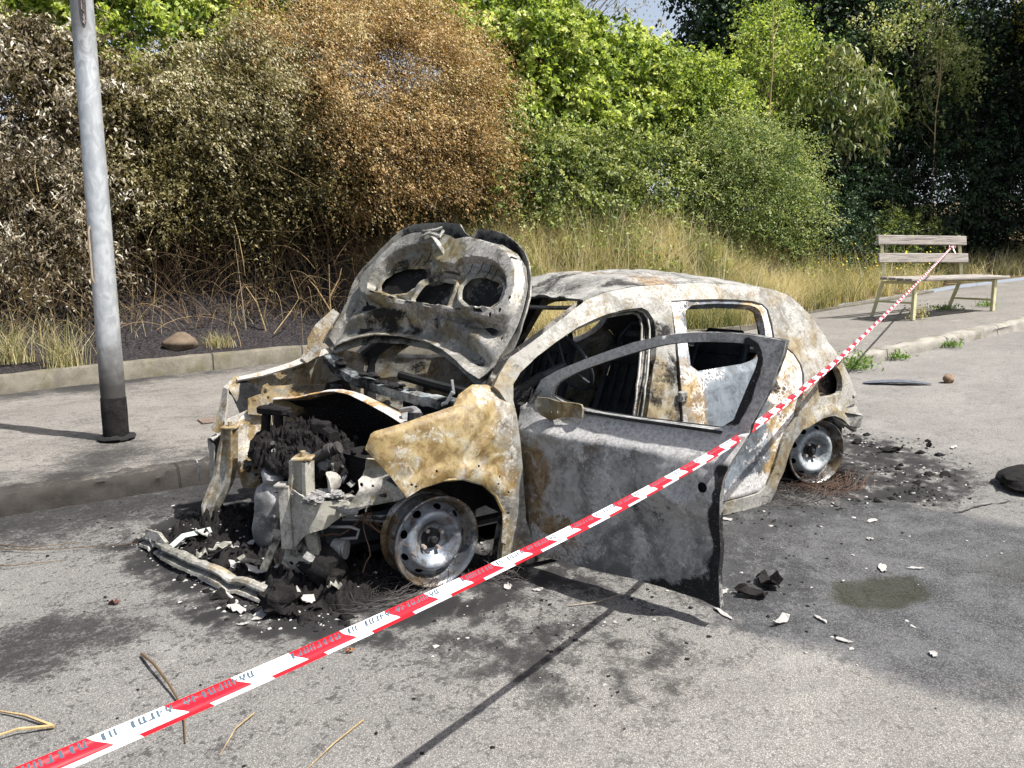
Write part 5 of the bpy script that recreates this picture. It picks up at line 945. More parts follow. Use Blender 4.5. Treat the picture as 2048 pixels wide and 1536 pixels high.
def body_disp(V):
    x, z = V[:, 0], V[:, 1]
    # wheel-arch lip, shoulder line over the tail lamp, crumpled tail
    d = -.012*sstep(np.abs(z-(.80+.10*(-x-2.0))), .05, .0)*sstep(-x, 2.3, 2.5); d += .014*nzv(V, 9, 4.)*sstep(-x, 2.85, 2.95)
    d += -.024*sstep(-x, 1.10, 1.14)*sstep(x, -1.52, -1.40)*sstep(1.15-z, -.02, .04)+.012*sstep(.022-np.abs(x+1.20+(z-.6)*.25), 0, .014)*sstep(1.1-z, 0, .05)*sstep(z, .15, .2)
    return d+.016*sstep(.05-np.abs(np.hypot(x+2.60, z-.17)-.30), 0, .04)*sstep(-x, 2.0, 2.1)
for sg, nm in ((1, 'body_side'), (-1, 'body_side')):
    o = panel(nm, body_out, [fd_loop, rd_loop, lamp], sidefn(sg, 0, body_disp, .004, sg*2.), .024, .035, M_BODY, car, body_zone, sg > 0)
    # inner skin with narrower openings gives the pillars their box depth
    ins = [tuple(p) for p in offset_poly(resample(fd_loop, .03), .022)]; inr = [tuple(p) for p in offset_poly(resample(rd_loop, .03), .02)]
    inner_out = [tuple(p) for p in offset_poly(resample(body_out, .05), .012)]
    panel('inner_frame', inner_out, [ins, inr, lamp], sidefn(sg, -.085, None, .003, 5.), .03, .012, M_BODY if sg > 0 else M_IN, o, lambda V: np.tile((.36, .36, .62), (len(V), 1)), sg > 0)  # right frame in near-black steel: its unlit side is put into the colour
    if sg > 0:   # welded seal flanges: pale lips inside the dark door channels
        for lp, of in ((offset_poly(resample(fd_loop, .03), .012), -.05), (offset_poly(resample(fd_loop, .03), .03), -.088)):
            q = [(x, side(x, z_)+of, z_) for x, z_ in lp]; mb = MB(); mb.tube(q+q[:1], .0065, 5, False); mb.build('seal_flange', M_BRK, o, zone=(.3, .50, .36))
    # lamp cavity behind the missing tail lamp
    lc = [tuple(p) for p in offset_poly(resample(lamp, .03), -.02)]
    panel('lamp_housing', lc, [circ((-2.66, .655), .022, 8, 1.6)], sidefn(sg, -.085, lambda V: -.05*sstep(sdist(lc, V), 0, .07), .004, 3.), .014, .004, burnt('lamp housing steel', (.05, .04, .03), (.12, .07, .03), (.3, .28, .25)) if sg > 0 else M_IN, o, (.6, .3, .5), sg > 0)
# right-hand side: front door shut in its opening
rf_out = [tuple(p) for p in offset_poly(resample(fd_loop, .03), .007)]; rf_win = [(-.52, .835), (-.62, .905), (-.83, 1.025), (-1.05, 1.082), (-1.25, 1.10), (-1.295, 1.06), (-1.23, .93), (-1.165, .80), (-.8, .80)]
panel('front_door', rf_out, [rf_win], sidefn(-1, -.004), .03, .05, M_BODY, car, (.45, .42, .5))
rr_out = [tuple(p) for p in offset_poly(resample(rd_loop, .025), .007)]
panel('rear_door', rr_out, [rwin], sidefn(-1, -.004), .03, .05, M_BODY, car, (.45, .42, .5))
# left rear door, shut
h0 = np.array(D['handle'][0])
def rd_disp(V):
    x, z = V[:, 0], V[:, 1]; r = np.hypot((x-h0[0]), (z-h0[1])*1.0)
    d = -.034*sstep(.064-r, 0, .022)+.006*sstep(.012-np.abs(r-.072), 0, .01)
    L = z-(.30+(-x-1.42)*.36)          # rising crease: hollow below it
    d += -.020*sstep(L, .03, -.05)*sstep(L, -.26, -.08); d += .006*sstep(np.abs(L), .03, 0)
    return d-.014*sstep(sdist(rwin, V), -.045, -.012)-.006*sstep(sdist(rr_out, V), .012, 0.)
def rd_zone(V):
    x, z = V[:, 0], V[:, 1]; r = .26+.42*sstep(-x, 1.95, 2.2)+.12*sstep(.3-z, 0, .2); a = .33+.18*sstep(-x, 1.95, 2.25)+.22*sstep(.24-z, 0, .1)+.06*sstep(z, .85, 1.0)
    front = sstep(x, -1.60, -1.50); r = r+.25*front; a = a+.10*front; return np.stack([r, a, .30+.12*sstep(z, .9, 1.)], 1)
rdo = panel('rear_door', rr_out, [rwin, circ(D['handle'][1], .013, 8), circ(D['handle'][2], .013, 8)], sidefn(1, -.003, rd_disp, .004, 8.), .016, .045, M_RDOOR, car, rd_zone, True)
panel('inner_panel', [tuple(p) for p in offset_poly(resample(rr_out, .05), .03)], [[tuple(p) for p in offset_poly(rwin, -.03)][i] for i in range(0, len(rwin))] and [[tuple(p) for p in offset_poly(rwin, -.025)]], sidefn(1, -.07), .04, .01, M_IN, rdo, (.4, .3, .7), True)
mb = MB(); bx_ = np.array([-1.372, side(-1.372, .70)-.004, .70]); mb.box(bx_, (.05, .03, .055), None, .006)
for dx in (-.012, .012): mb.tube([bx_+np.array([dx, .012, 0]), bx_+np.array([dx, .022, 0])], .006, 8)
mb.build('hinge', M_BODY, rdo, zone=(.4, .45, .4))
# front wings
fen = [tuple(p) for p in D['fender']]
def fen_disp(V):
    x, z = V[:, 0], V[:, 1]; r = np.hypot(x+.02, (z-.17))
    return .016*sstep(.06-np.abs(r-.355), 0, .05)*sstep(z, .15, .3)-.02*sstep(.02-sdist(fen, V), 0, .02)*sstep(z, .55, .7)-.03*sstep(z, .76, .86)+.010*sstep(np.abs((z-.50)-(-x-.05)*.9), .05, 0)*sstep(-x, .1, .2)-.012*sstep(np.abs((z-.60)-(-x-.12)*1.1), .05, 0)
def fen_zone(V):
    x, z = V[:, 0], V[:, 1]; b = sstep(-x, .16, .34); return np.stack([.80-.36*b, .39+.12*b+.05*sstep(z, .75, .82), .22+.12*b*sstep(.4-z, 0, .2)], 1)
bolts = [circ(p, .006, 6) for p in ((.135, .495), (.152, .505), (.04, .545), (-.16, .535), (-.245, .445), (-.255, .475), (-.295, .40), (-.30, .30))]
fo = panel('front_wing', fen, bolts, sidefn(1, .003, fen_disp, .007, 1.), .013, .006, M_FEND, car, fen_zone, True)
lip = np.array(fen[18:25]); mb = MB()
mb.tube([(x, side(x, z)+.004, z) for x, z in lip], .007, 6); mb.build('arch_lip', M_FEND, fo, zone=(.8, .4, .3))
rfen = [(.492, .735), (.42, .77), (.32, .776), (.20, .80), (.08, .85), (-.02, .885), (-.20, .885), (-.30, .86), (-.335, .80), (-.35, .60), (-.33, .33), (-.295, .16), (-.27, .17), (-.27, .31), (-.24, .39), (-.18, .451), (-.08, .492), (.01, .50), (.113, .483), (.19, .47), (.30, .50), (.41, .56)]
panel('front_wing', rfen, [], sidefn(-1, -.05, lambda V: .03*nzv(V, 5, 6.), .01, 4.), .02, .006, M_BRK, car, (.62, .46, .36))
# roof: buckled skin between the two roof rails
rl = np.array([D['apill_out'][-1]]+D['roofline'][1:]); rx, rz = -rl[:, 0], rl[:, 1]
nxr, nyr = 64, 46; V = []
for x in np.linspace(-.935, -2.50, nxr):
    zr = float(np.interp(-x, rx, rz)); yr = float(side(x, zr))-.012
    for t in np.linspace(-1, 1, nyr):
        e = 1-t*t; cr = .055*math.sin(math.pi*min(1, max(0, (-x-.72)/1.85)))**.8+.012; sag = -.045*math.exp(-((x+1.0)/.22)**2)*e
        z = zr-.010+cr*(1-abs(t)**2.6)+sag+.016*nz((x*1.6, t*1.2, 0), 2.3, 2.)*e+.006*nz((x, t, 0), 8, 1.)*e; V.append((x+.05*e*0-.10*e*math.exp(-((x+.935)/.2)**2), yr*t, z))
I = np.arange(nxr*nyr).reshape(nxr, nyr); Fq = np.stack([I[:-1, :-1].ravel(), I[1:, :-1].ravel(), I[1:, 1:].ravel(), I[:-1, 1:].ravel()], 1)
F3 = np.concatenate([Fq[:, [0, 1, 2]], Fq[:, [0, 2, 3]]])
roof = shell('roof', np.array(V), F3, .012, M_ROOF, car, lambda V: np.stack([.18+.26*np.exp(-((V[:, 0]+1.45)/.25)**2), np.full(len(V), .46), .42+.1*np.exp(-((V[:, 0]+1.2)/.2)**2)], 1), None, False)
mb = MB(); mb.tube([(-.955-.09*(1-t*t), float(side(-.95, 1.19))*t*.98, 1.168-.035*(1-t*t)) for t in np.linspace(-1, 1, 16)], [.026]*16, 6, True, .5); mb.build('header_rail', M_BODY, roof, zone=(.4, .5, .45))
# tailgate with empty rear window
ro = np.array(D['rear_out']); rzv = ro[:16, 1]; rxv = ro[:16, 0]; od = np.argsort(rzv)
def xr(z): return np.interp(z, rzv[od], rxv[od])
tz = [.30, .45, .6, .75, .9, 1.05, 1.16]; tl = [(side(xr(z), z)*.985, z) for z in tz]; tg = [(float(y), z) for y, z in tl]+[(-float(y), z) for y, z in tl[::-1]]
panel('tailgate', tg, [[(-.50, .86), (.50, .86), (.44, 1.10), (-.44, 1.10)]], lambda V: np.stack([xr(V[:, 1])+.01-.075*(1-np.clip(np.abs(V[:, 0])/.78, 0, 1)**2.2)+.012*nzv(V, 6, 2.), V[:, 0], V[:, 1]], 1), .04, .03, M_BODY, car, (.4, .52, .4), True)

# front door, hung open
th = R(72); HG = np.array([-.43, .81, 0]); dd = np.array([-math.cos(th), math.sin(th), 0]); nd = np.array([math.sin(th), math.cos(th), 0])
dout = [tuple(p) for p in D['door']]; dwin = [tuple(p) for p in smooth_poly(D['doorwin'], 1)]
def door_disp(V):
    s, z = V[:, 0], V[:, 1]; h = .028*(1-((z-.42)/.40)**2)*(z < .74)
    h += -.055*sstep(z, .635, .735)+.006*sstep(np.abs(z-.64), .03, 0); h += -.022*sstep(z, .735, .75)
    h += -.022*np.exp(-((z-.26-.06*np.sin(s*2.4))/.085)**2)*sstep(s, .1, .3); h += -.028*sstep(.07-np.hypot((s-.782)*.8, z-.537), 0, .05)
    h += .018*sstep(.1-np.hypot((s-.79)*.5, z-.53), -.03, .04); h += .030*sstep(s, .86, .97)*sstep(z, .25, .05)-.03*sstep(.10-s, 0, .16)*sstep(.74-z, 0, .1)
    h += .016*np.exp(-((s-.17)/.05)**2-((z-.665)/.035)**2)*1.6
    return h+.0045*nzv(V, 3.5, 3.)+.0025*nzv(V, 13, 1.)
def doorfn(off=0., disp=True):
    def f(V):
        h = (door_disp(V) if disp else 0)+off; return HG+V[:, :1]*dd+V[:, 1:]*np.array([0, 0, 1.])+np.asarray(h)[:, None]*nd if disp else HG+V[:, :1]*dd+V[:, 1:]*np.array([0, 0, 1.])+off*nd
    return f
def door_zone(V):
    s, z = V[:, 0], V[:, 1]; w1 = nzv(V, 3., 9.)*.09
    r = .22+.42*sstep(.24-s+w1, -.06, .14)*sstep(.72-z, 0, .2)+.30*sstep(.12-np.hypot(s-.24, (z-.20)*.8)+w1*.5, 0, .06)
    a = .40+.22*sstep(z+w1*.5, .58, .68)+.07*sstep(.25-z, 0, .1)*sstep(.75-s, 0, .2)+.06*sstep(.3-np.abs(z-.45), 0, .2)*sstep(s, .15, .3)
    k = .35-.08*sstep(z, .74, .78)+.62*sstep(s-.55+(.16-z)*1.6+w1, .10, .38)*sstep(.34-z, 0, .2)+.62*sstep(s+w1*.35, .885, .93)*sstep(.66-z, 0, .06)+.14*np.exp(-((s-.60)/.2)**2-((z-.42)/.1)**2)
    dw = -sdist(dwin, V); k += .55*sstep(z, .74, .80)*sstep(s-(z-.75)*.25, .86, .92)*sstep(.040-dw+w1*.1, 0, .02)+.0*sstep(z, .76, .8); a -= .10*sstep(z, .76, .79)*sstep(s, .6, .9); a += .20*sstep(.085-np.hypot((s-.782)*.75, z-.537), 0, .04); a = np.where((s < .12) & (z < .72), a+.03, a); return np.stack([r, a, k], 1)
dr = panel('front_door', dout, [dwin, circ(D['doorhole'][0], .021, 9)], doorfn(0.), .0135, .006, M_DOOR, car, door_zone)
inn = [tuple(p) for p in offset_poly(resample(dout, .03), .012)]; inw = [tuple(p) for p in offset_poly(resample(dwin, .03), .004)]
panel('inner_panel', inn, [inw, circ((.4, .45), .12, 12), circ((.72, .42), .07, 12)], lambda V: doorfn(-.032)(V), .03, .006, M_IN, dr, (.4, .3, .7))
# folded edge joining both skins
def skirt(name, loop, f0, f1, mat, parent, zone, step=.02):
    L = resample(loop, step); A = f0(L); B = f1(L); n = len(L); V = np.concatenate([A, B]); F = [(i, (i+1) % n, n+(i+1) % n, n+i) for i in range(n)]; return make(name, V, F, mat, parent, True, zone, None, 50)
skirt('door_edge', dout, doorfn(-.003), doorfn(-.036), M_DOOR, dr, (.3, .38, .60)); skirt('window_edge', dwin, doorfn(-.003), doorfn(-.036), M_DOOR, dr, (.25, .45, .5))
mp = [(.06, .775), (.075, .80), (.12, .80), (.30, .79), (.312, .775), (.306, .735), (.20, .725), (.14, .70), (.09, .72)]
panel('mirror_mount', mp, [circ((.19, .752), .011, 7), circ((.145, .745), .008, 7), circ((.27, .765), .007, 7)], lambda V: doorfn(.012, False)(V)-.02*nd+.01*nd*np.sin(V[:, :1]*40), .014, .010, burnt('dull mirror mount', (.10, .105, .09), (.2, .16, .08), (.34, .33, .30)), dr, (.4, .42, .5))
bl = [HG+dd*s+np.array([0, 0, z])-.045*nd for s, z in ((.30, .752), (.51, .748), (.70, .747), (.915, .745))]; mb = MB(); mb.tube(bl, .011, 5, True, .6); mb.build('window_seal', M_IN, dr)
mb = MB()
for i in range(9): p = HG+dd*(-.05+.012*i)+np.array([0, 0, .80+.01*math.sin(i*2.)])-.03*nd; mb.tube([p, p+np.array([.02*math.sin(i*3), .02, .025]), p+np.array([.03, .01*i*.3, -.02])], .005, 4)
mb.build('wiring', M_CHAR, dr)

# bonnet
HO, ha, hb_, hn = (np.array(D['hood_frame'][k]) for k in ('O', 'ea', 'eb', 'nb'))
hood_o = [tuple(p) for p in D['hood']]; hol = [[tuple(np.mean(D[k], 0)+(np.array(p)-np.mean(D[k], 0))*1.07) for p in D[k]] for k in ('hole1', 'hole2', 'hole3')]
ring = smooth_poly(D['ring'], 2); rec = smooth_poly(D['recess'], 2)
def hfn(disp):
    def f(V): return HO+V[:, :1]*ha+V[:, 1:]*hb_+disp(V)[:, None]*hn
    return f
def skin_d(V):
    d = dist_poly(hood_o, V); return -.035+.030*sstep(.05-d, 0, .05)*sstep(V[:, 1], .2, .4)-.05*sstep(.25-np.abs(V[:, 0]), -.4, .3)*.6+.004*nzv(V, 6, 2.)
def skin_zone(V): d = dist_poly(hood_o, V); return np.stack([.30+0*d, .36+.05*sstep(.03-d, 0, .03), .56+.1*sstep(d, .1, .2)+.02*sstep(V[:, 1], .66, .74)-.1*sstep(.03-d, 0, .03)], 1)
hd = panel('bonnet', hood_o, [], hfn(skin_d), .018, .008, M_HOOD, car, skin_zone)
inner_o = [p for p in hood_o if p[1] < .30]
arc = np.array(sorted([p for p in hood_o if p[1] < .14 and abs(p[0]) < .66])); 
def in_d(V):
    a, b = V[:, 0], V[:, 1]; dr_ = sdist(ring, V); dc = sdist(rec, V); h = np.full(len(V), -.012)
    h += .048*sstep(dr_, -.022, .003)-.050*sstep(dc, -.001, .017)*sstep(b, .31, .35)-.014*sstep(dc, .040, .052)*sstep(b, .44, .5)-.016*sstep(dc, .06, .10)*sstep(b, .54, .60)
    for L, q in zip(hol, (1., 1., .8)): h += .024*q*sstep(sdist(L, V), -.040, -.020)-.012*q*sstep(sdist(L, V), -.014, -.002)
    wv = b-np.interp(a, arc[:, 0], arc[:, 1])*.75; low = sstep(.335-b, 0, .05)
    h += low*(.026*np.cos((wv-.025)*38)-.010)*sstep(.62-np.abs(a), -.02, .12)
    h += .010*np.exp(-((a)/.045)**2)*sstep(dc, 0, .03); h -= .02*sstep(np.abs(a+.62), .06, .0)*low
    return h+.0035*nzv(V, 9, 3.)
hin = [(.59, .03), (.635, .10), (.652, .21), (.662, .32), (.648, .42), (.615, .53), (.545, .635), (.455, .70), (.32, .745), (.12, .757), (.02, .728), (-.03, .745), (-.155, .768), (-.36, .765), (-.475, .73), (-.545, .63), (-.605, .53), (-.655, .44), (-.685, .30), (-.69, .17), (-.695, .06), (-.60, .005), (-.545, .02), (-.42, .085), (-.30, .128), (-.107, .156), (.10, .158), (.253, .135), (.39, .093), (.50, .05)]
small = [circ(p, .010, 7, 1.3) for p in ((-.52, .30), (.51, .34), (.545, .285), (.585, .44), (.56, .37), (.47, .66), (.60, .25), (-.60, .40))]+[[(-.47, .352), (-.41, .345), (-.40, .362), (-.46, .37)], [(-.12, .322), (-.06, .321), (-.05, .332), (-.11, .334)], [(.05, .320), (.13, .321), (.12, .331), (.06, .331)], [(.40, .34), (.46, .345), (.45, .358), (.40, .352)], [(-.03, .548), (.12, .543), (.12, .560), (-.03, .564)], [(-.31, .335), (-.24, .33), (-.22, .35), (-.30, .356)], [(.21, .338), (.30, .334), (.32, .348), (.22, .352)]]
def in_zone(V): dc = sdist(rec, V); b = V[:, 1]; return np.stack([.44+0*b, .48+.10*sstep(V[:, 0], .42, .55)-.06*sstep(dc, 0, .04), .30+.22*sstep(dc, .0, .05)*sstep(b, .42, .5)+.26*sstep(.315-b, 0, .04)*sstep(.55-np.abs(V[:, 0]), 0, .2)*sstep(b, .10, .2)], 1)
panel('inner_panel', hin, hol+small, hfn(in_d), .0105, .006, M_HOOD, hd, in_zone)
def hp(a, b, h): return HO+ha*a+hb_*b+hn*h
mb = MB(); mb.tube([hp(-.18, .735, .045), hp(-.12, .715, .055), hp(-.05, .67, .05), hp(-.0, .63, .02)], .013, 6, True, .4); mb.tube([hp(-.28, .765, .03), hp(-.21, .75, .06), hp(-.14, .765, .055), hp(-.12, .79, .04)], .008, 5); mb.tube([hp(-.25, .72, .045), hp(-.17, .74, .06), hp(-.09, .73, .05), hp(-.10, .77, .04)], .010, 5)
mb.build('latch', M_BRK, hd, zone=(.3, .5, .5))
mb = MB()
for k, (a, b) in enumerate(((-.22, .60), (-.155, .61), (.20, .57), (.27, .585), (.335, .575), (.385, .56))): mb.tube([hp(a, b+.04, .004), hp(a+.005, b, .004), hp(a-.01, b-.045, .006)], .003, 4)
mb.build('drip_mark', M_CHAR, hd)
def strap(name, pts, w_, t_, mat, parent, zone, tw=0., seg=3):
    mb = MB(); pts = [Vector(p) for p in pts]; n = len(pts); v = []
    for i, p in enumerate(pts):
        t = (pts[min(i+1, n-1)]-pts[max(0, i-1)]).normalized(); s = t.cross(Vector((math.cos(tw), math.sin(tw), .25))).normalized(); q = t.cross(s)
        ww = w_[i] if isinstance(w_, (list, tuple)) else w_
        v += [p+s*ww/2+q*t_/2, p-s*ww/2+q*t_/2, p-s*ww/2-q*t_/2, p+s*ww/2-q*t_/2]
    f = [(0, 1, 2, 3), tuple(4*(n-1)+k for k in (3, 2, 1, 0))]
    for i in range(n-1):
        for k in range(4): k2 = (k+1) % 4; f.append((4*i+k, 4*i+4+k, 4*i+4+k2, 4*i+k2))
    mb.add(v, f); return mb.build(name, mat, parent, True, 30, zone)
for sx in (1, -1):
    e = hp(.63*sx if sx > 0 else -.70, .06, .01); q = hp(.60*sx if sx > 0 else -.67, .20, .03); base = np.array([-.20, .60, .79]) if sx > 0 else np.array([.02, -.66, .90])
strap('hinge', [q, e+hn*.03+np.array([0, .0, .01]), (e*2+base)/3+np.array([.035, .0, -.0]), (e+base*2)/3+np.array([.02, -.015*sx, -.015]), base, base+np.array([.05, .01*sx, -.05])], [.05, .095, .10, .085, .10, .05], .012, M_BRK, hd, (.66, .50, .24), .6)

# engine bay
cw = np.array([(-.029, -.62, .876), (-.048, -.5, .82), (-.084, -.3, .778), (-.113, -.1, .765), (-.139, .15, .760), (-.161, .38, .760), (-.189, .62, .772)])
V = []; n = 40
for i in range(n):
    t = i/(n-1)*6; k = min(5, int(t)); p = cw[k]+(cw[k+1]-cw[k])*(t-k); j = .007*nz((i*.35, 0, 0), 1.)
    for (dx, dz) in ((-.075, -.012), (-.05, .004), (-.015, .006), (0, 0), (.004, -.022), (-.002, -.042)): V.append((p[0]+dx+.004*nz((i*.4, dx*50, 1), 1.), p[1], p[2]+dz+j*(1+dx*4)))
I = np.arange(n*6).reshape(n, 6); F3 = np.concatenate([np.stack([I[:-1, :-1].ravel(), I[1:, :-1].ravel(), I[1:, 1:].ravel()], 1), np.stack([I[:-1, :-1].ravel(), I[1:, 1:].ravel(), I[:-1, 1:].ravel()], 1)])
M_COWL = burnt('verdigris cowl steel', (.13, .15, .15), (.24, .17, .10), (.33, .36, .36), SOOT, 40, .1, .6, .4, .5); cowl = shell('cowl_beam', np.array(V), F3, .005, M_COWL, car, (.35, .46, .55), None, False)
for i in range(20): t = rng.uniform(.08, .8); p = cw[0]*(1-t)+cw[-1]*t+np.array([-.035, 0, -.045+.03*abs(t-.5)*2]); mb = MB(); blob(mb, p+rng.normal(0, .010, 3), rng.uniform(.012, .03), .5, 8, 2, i, (1, 1.5, .45)); mb.build('melted_lump', M_CHAR, cowl, True, 60)
# torn scuttle sheet with a curling pale edge, dark cavity under it
sc_ = np.array([(.30, -.60, .66), (.20, -.46, .675), (.08, -.36, .705), (.045, -.22, .735), (.02, -.05, .735), (.0, .12, .715), (-.02, .30, .69), (-.03, .46, .665), (-.05, .55, .66)])
V = []; n = 48
for i in range(n):
    t = i/(n-1)*8; k = min(7, int(t)); p = sc_[k]+(sc_[k+1]-sc_[k])*(t-k); w_ = .01*nz((i*.3, 2, 0), 1.)
    for (dx, dz) in ((.03, .004), (.012, .012), (-.02, .008), (-.08, -.02), (-.16, -.06), (-.20, -.20), (-.21, -.45)): V.append((p[0]+dx+w_, p[1], p[2]+dz+w_*.6))
I = np.arange(n*7).reshape(n, 7); F3 = np.concatenate([np.stack([I[:-1, :-1].ravel(), I[1:, :-1].ravel(), I[1:, 1:].ravel()], 1), np.stack([I[:-1, :-1].ravel(), I[1:, 1:].ravel(), I[:-1, 1:].ravel()], 1)])
shell('firewall', np.array(V), F3, .005, burnt('torn scuttle steel', (.10, .095, .08), (.34, .21, .08), ASH, SOOT, 40, 0., .7, .4), car, lambda P: np.stack([np.where(np.arange(len(P)) % 7 < 3, .66, .4), np.where(np.arange(len(P)) % 7 < 3, .52, .25), np.where(np.arange(len(P)) % 7 < 3, .25, .85)], 1), None, False)
# right inner wing and its bracket
ypl = lambda y, amp=.01, sd=1.: (lambda V: np.stack([V[:, 0], y+amp*nzv(V, 7, sd), V[:, 1]], 1))
panel('inner_wing', [(.53, .47), (.50, .56), (.43, .62), (.32, .66), (.30, .74), (.17, .735), (.05, .72), (-.15, .74), (-.2, .4), (-.1, .2), (.3, .16), (.48, .2)], [circ((.10, .66), .016, 8)], ypl(-.56, .02), .022, .006, burnt('inner wing steel', (.10, .10, .09), (.32, .24, .11), (.55, .52, .47), SOOT, 40, 0., .7, .3), car, lambda V: np.stack([.62+0*V[:, 0], .36+.14*sstep(V[:, 0], .12, .3)*sstep(.66-V[:, 1], 0, .1), .40+.42*sstep(.26-V[:, 0], 0, .16)], 1), True)
panel('wing_bracket', [(.434, .607), (.428, .691), (.36, .708), (.345, .752), (.319, .762), (.300, .73), (.288, .687), (.318, .598), (.352, .588)], [circ((.40, .676), .012, 8, .6), circ((.335, .72), .010, 8, 1.4), circ((.318, .685), .013, 8, .7)], ypl(-.535, .004), .012, .006, M_BRK, car, (.62, .42, .34), True)
panel('wing_front', [(.50, .715), (.41, .776), (.37, .752), (.305, .682), (.372, .664), (.385, .572), (.423, .545), (.47, .685)], [], ypl(-.70, .006), .02, .005, M_IN, car, (.5, .35, .5), True)
rid = [(.52, -.72, .55), (.47, -.715, .66), (.50, -.71, .735)]; strap('wing_flange', [(.575, -.70, .50), (.54, -.70, .57), (.515, -.705, .64), (.50, -.70, .73), (.43, -.72, .785)], [.06, .075, .05, .035, .03], .012, M_BRK, car, (.75, .50, .22), .5)
strap('wing_rail', [(.52, -.66, .53), (.40, -.64, .575), (.30, -.62, .60), (.15, -.61, .63)], .07, .02, M_BRK, car, (.58, .54, .3), 1.2)
strap('wing_top_flange', [(.44, -.70, .775), (.30, -.705, .79), (.12, -.70, .83), (.0, -.68, .875), (-.10, -.66, .90)], [.03, .04, .045, .05, .04], .01, M_BRK, car, (.52, .58, .30), .2)
# uprights of the front panel
def upright(pts, w0, d0, zone):
    mb = MB(); pts = [Vector(p) for p in pts]; n = len(pts); v = []; prof = [(-.5, .5), (-.5, -.5), (-.3, -.5), (-.22, -.25), (.22, -.25), (.3, -.5), (.5, -.5), (.5, .5), (.4, .5), (.4, -.32), (.3, -.15), (-.3, -.15), (-.4, -.32), (-.4, .5)]
    for i, p in enumerate(pts):
        t = (pts[min(i+1, n-1)]-pts[max(0, i-1)]).normalized(); s = Vector((-.55, .83, 0)); s = (s-t*s.dot(t)).normalized(); q = t.cross(s)
        if q.x < 0: q = -q
        ww = w0[i]
        for a, b in prof: v.append(p+s*a*ww-q*b*d0)
    m = len(prof); f = []
    for i in range(n-1):
        for k in range(m): k2 = (k+1) % m; f.append((m*i+k, m*i+k2, m*i+m+k2, m*i+m+k))
    mb.add(v, f); o = mb.build('front_upright', M_BRK, car, True, 28, zone); return o
ur = upright([(.53, -.555, .535), (.535, -.555, .48), (.545, -.56, .42), (.555, -.565, .35), (.575, -.57, .27), (.615, -.58, .19), (.65, -.59, .12), (.655, -.59, .07)], [.072, .072, .09, .105, .10, .09, .075, .06], .055, (.40, .46, .40))
ul = upright([(.475, .475, .575), (.478, .475, .51), (.485, .475, .45), (.49, .47, .41)], [.085, .085, .10, .125], .06, (.45, .45, .34))
for p, par in (((.525, -.555, .545), ur), ((.468, .475, .585), ul)):
    mb = MB(); mb.box(p, (.075, .085, .012), Matrix.Rotation(.98, 3, 'Z'), .003); mb.tube([(p[0], p[1], p[2]), (p[0], p[1], p[2]+.03)], .012, 8); mb.build('top_plate', M_BRK, par, zone=(.85, .4, .3))
# pale lamp carriers left and right
def wall(name, path, z0, z1, mat, zone, parent=car, thick=.005, step=.016, amp=.004, holes=()):
    """upright sheet following a plan path"""
    P = np.array(path, float); L = np.concatenate([[0], np.cumsum(np.hypot(*np.diff(P, axis=0).T))])
    top = z1 if isinstance(z1, (list, tuple)) else [z1]*len(P); bot = z0 if isinstance(z0, (list, tuple)) else [z0]*len(P)
    out = [(l, b) for l, b in zip(L, bot)]+[(l, t) for l, t in zip(L[::-1], top[::-1])]
    def f(V): return np.stack([np.interp(V[:, 0], L, P[:, 0])+amp*nzv(V, 12, 1.), np.interp(V[:, 0], L, P[:, 1])+amp*nzv(V, 12, 4.), V[:, 1]], 1)
    return panel(name, out, list(holes), f, step, thick, mat, parent, zone)
lc1 = wall('lamp_carrier', [(.545, .42), (.52, .47), (.515, .54), (.49, .585), (.43, .60), (.36, .585), (.33, .60)], [.19, .20, .26, .29, .30, .33, .35], [.45, .455, .45, .425, .42, .40, .385], M_BRK, (.30, .47, .36))
panel('carrier_floor', [(.50, .45), (.50, .56), (.42, .595), (.30, .60), (.24, .50), (.34, .42)], [], lambda V: np.stack([V[:, 0], V[:, 1], .385+.02*nzv(V, 8, 2.)], 1), .02, .005, M_BRK, lc1, (.4, .45, .5))
mb = MB(); mb.box((.555, .43, .472), (.06, .045, .012), Matrix.Rotation(.9, 3, 'Z'), .003); mb.box((.548, .445, .33), (.02, .05, .28), Matrix.Rotation(.9, 3, 'Z'), .004); mb.build('carrier_bracket', M_BRK, lc1, zone=(.2, .52, .34))
M_ALU = simple('melted aluminium', (.24, .235, .23), .5, .35, .3, 30, .5, .004)
for i in range(11): mb = MB(); blob(mb, (.43+rng.normal(0, .05), .53+rng.normal(0, .04), .412+rng.random()*.03), rng.uniform(.012, .034), .6, 9, 3, i+3, (1.2, 1.4, .42)); mb.build('melted_lump', M_ALU, lc1, True, 50)
flake_v, flake_f = tri2d(circ((0, 0), .075, 16, .7), [], .015); shell('lamp_shell', np.stack([.37+flake_v[:, 0]*.5, .53+flake_v[:, 0]*.5, .47+flake_v[:, 1]+.0*flake_v[:, 0]], 1)+np.stack([.02*np.cos(flake_v[:, 0]*30), .02*np.cos(flake_v[:, 1]*30), 0*flake_v[:, 0]], 1), flake_f, .004, M_BRK, lc1, (.3, .52, .45))
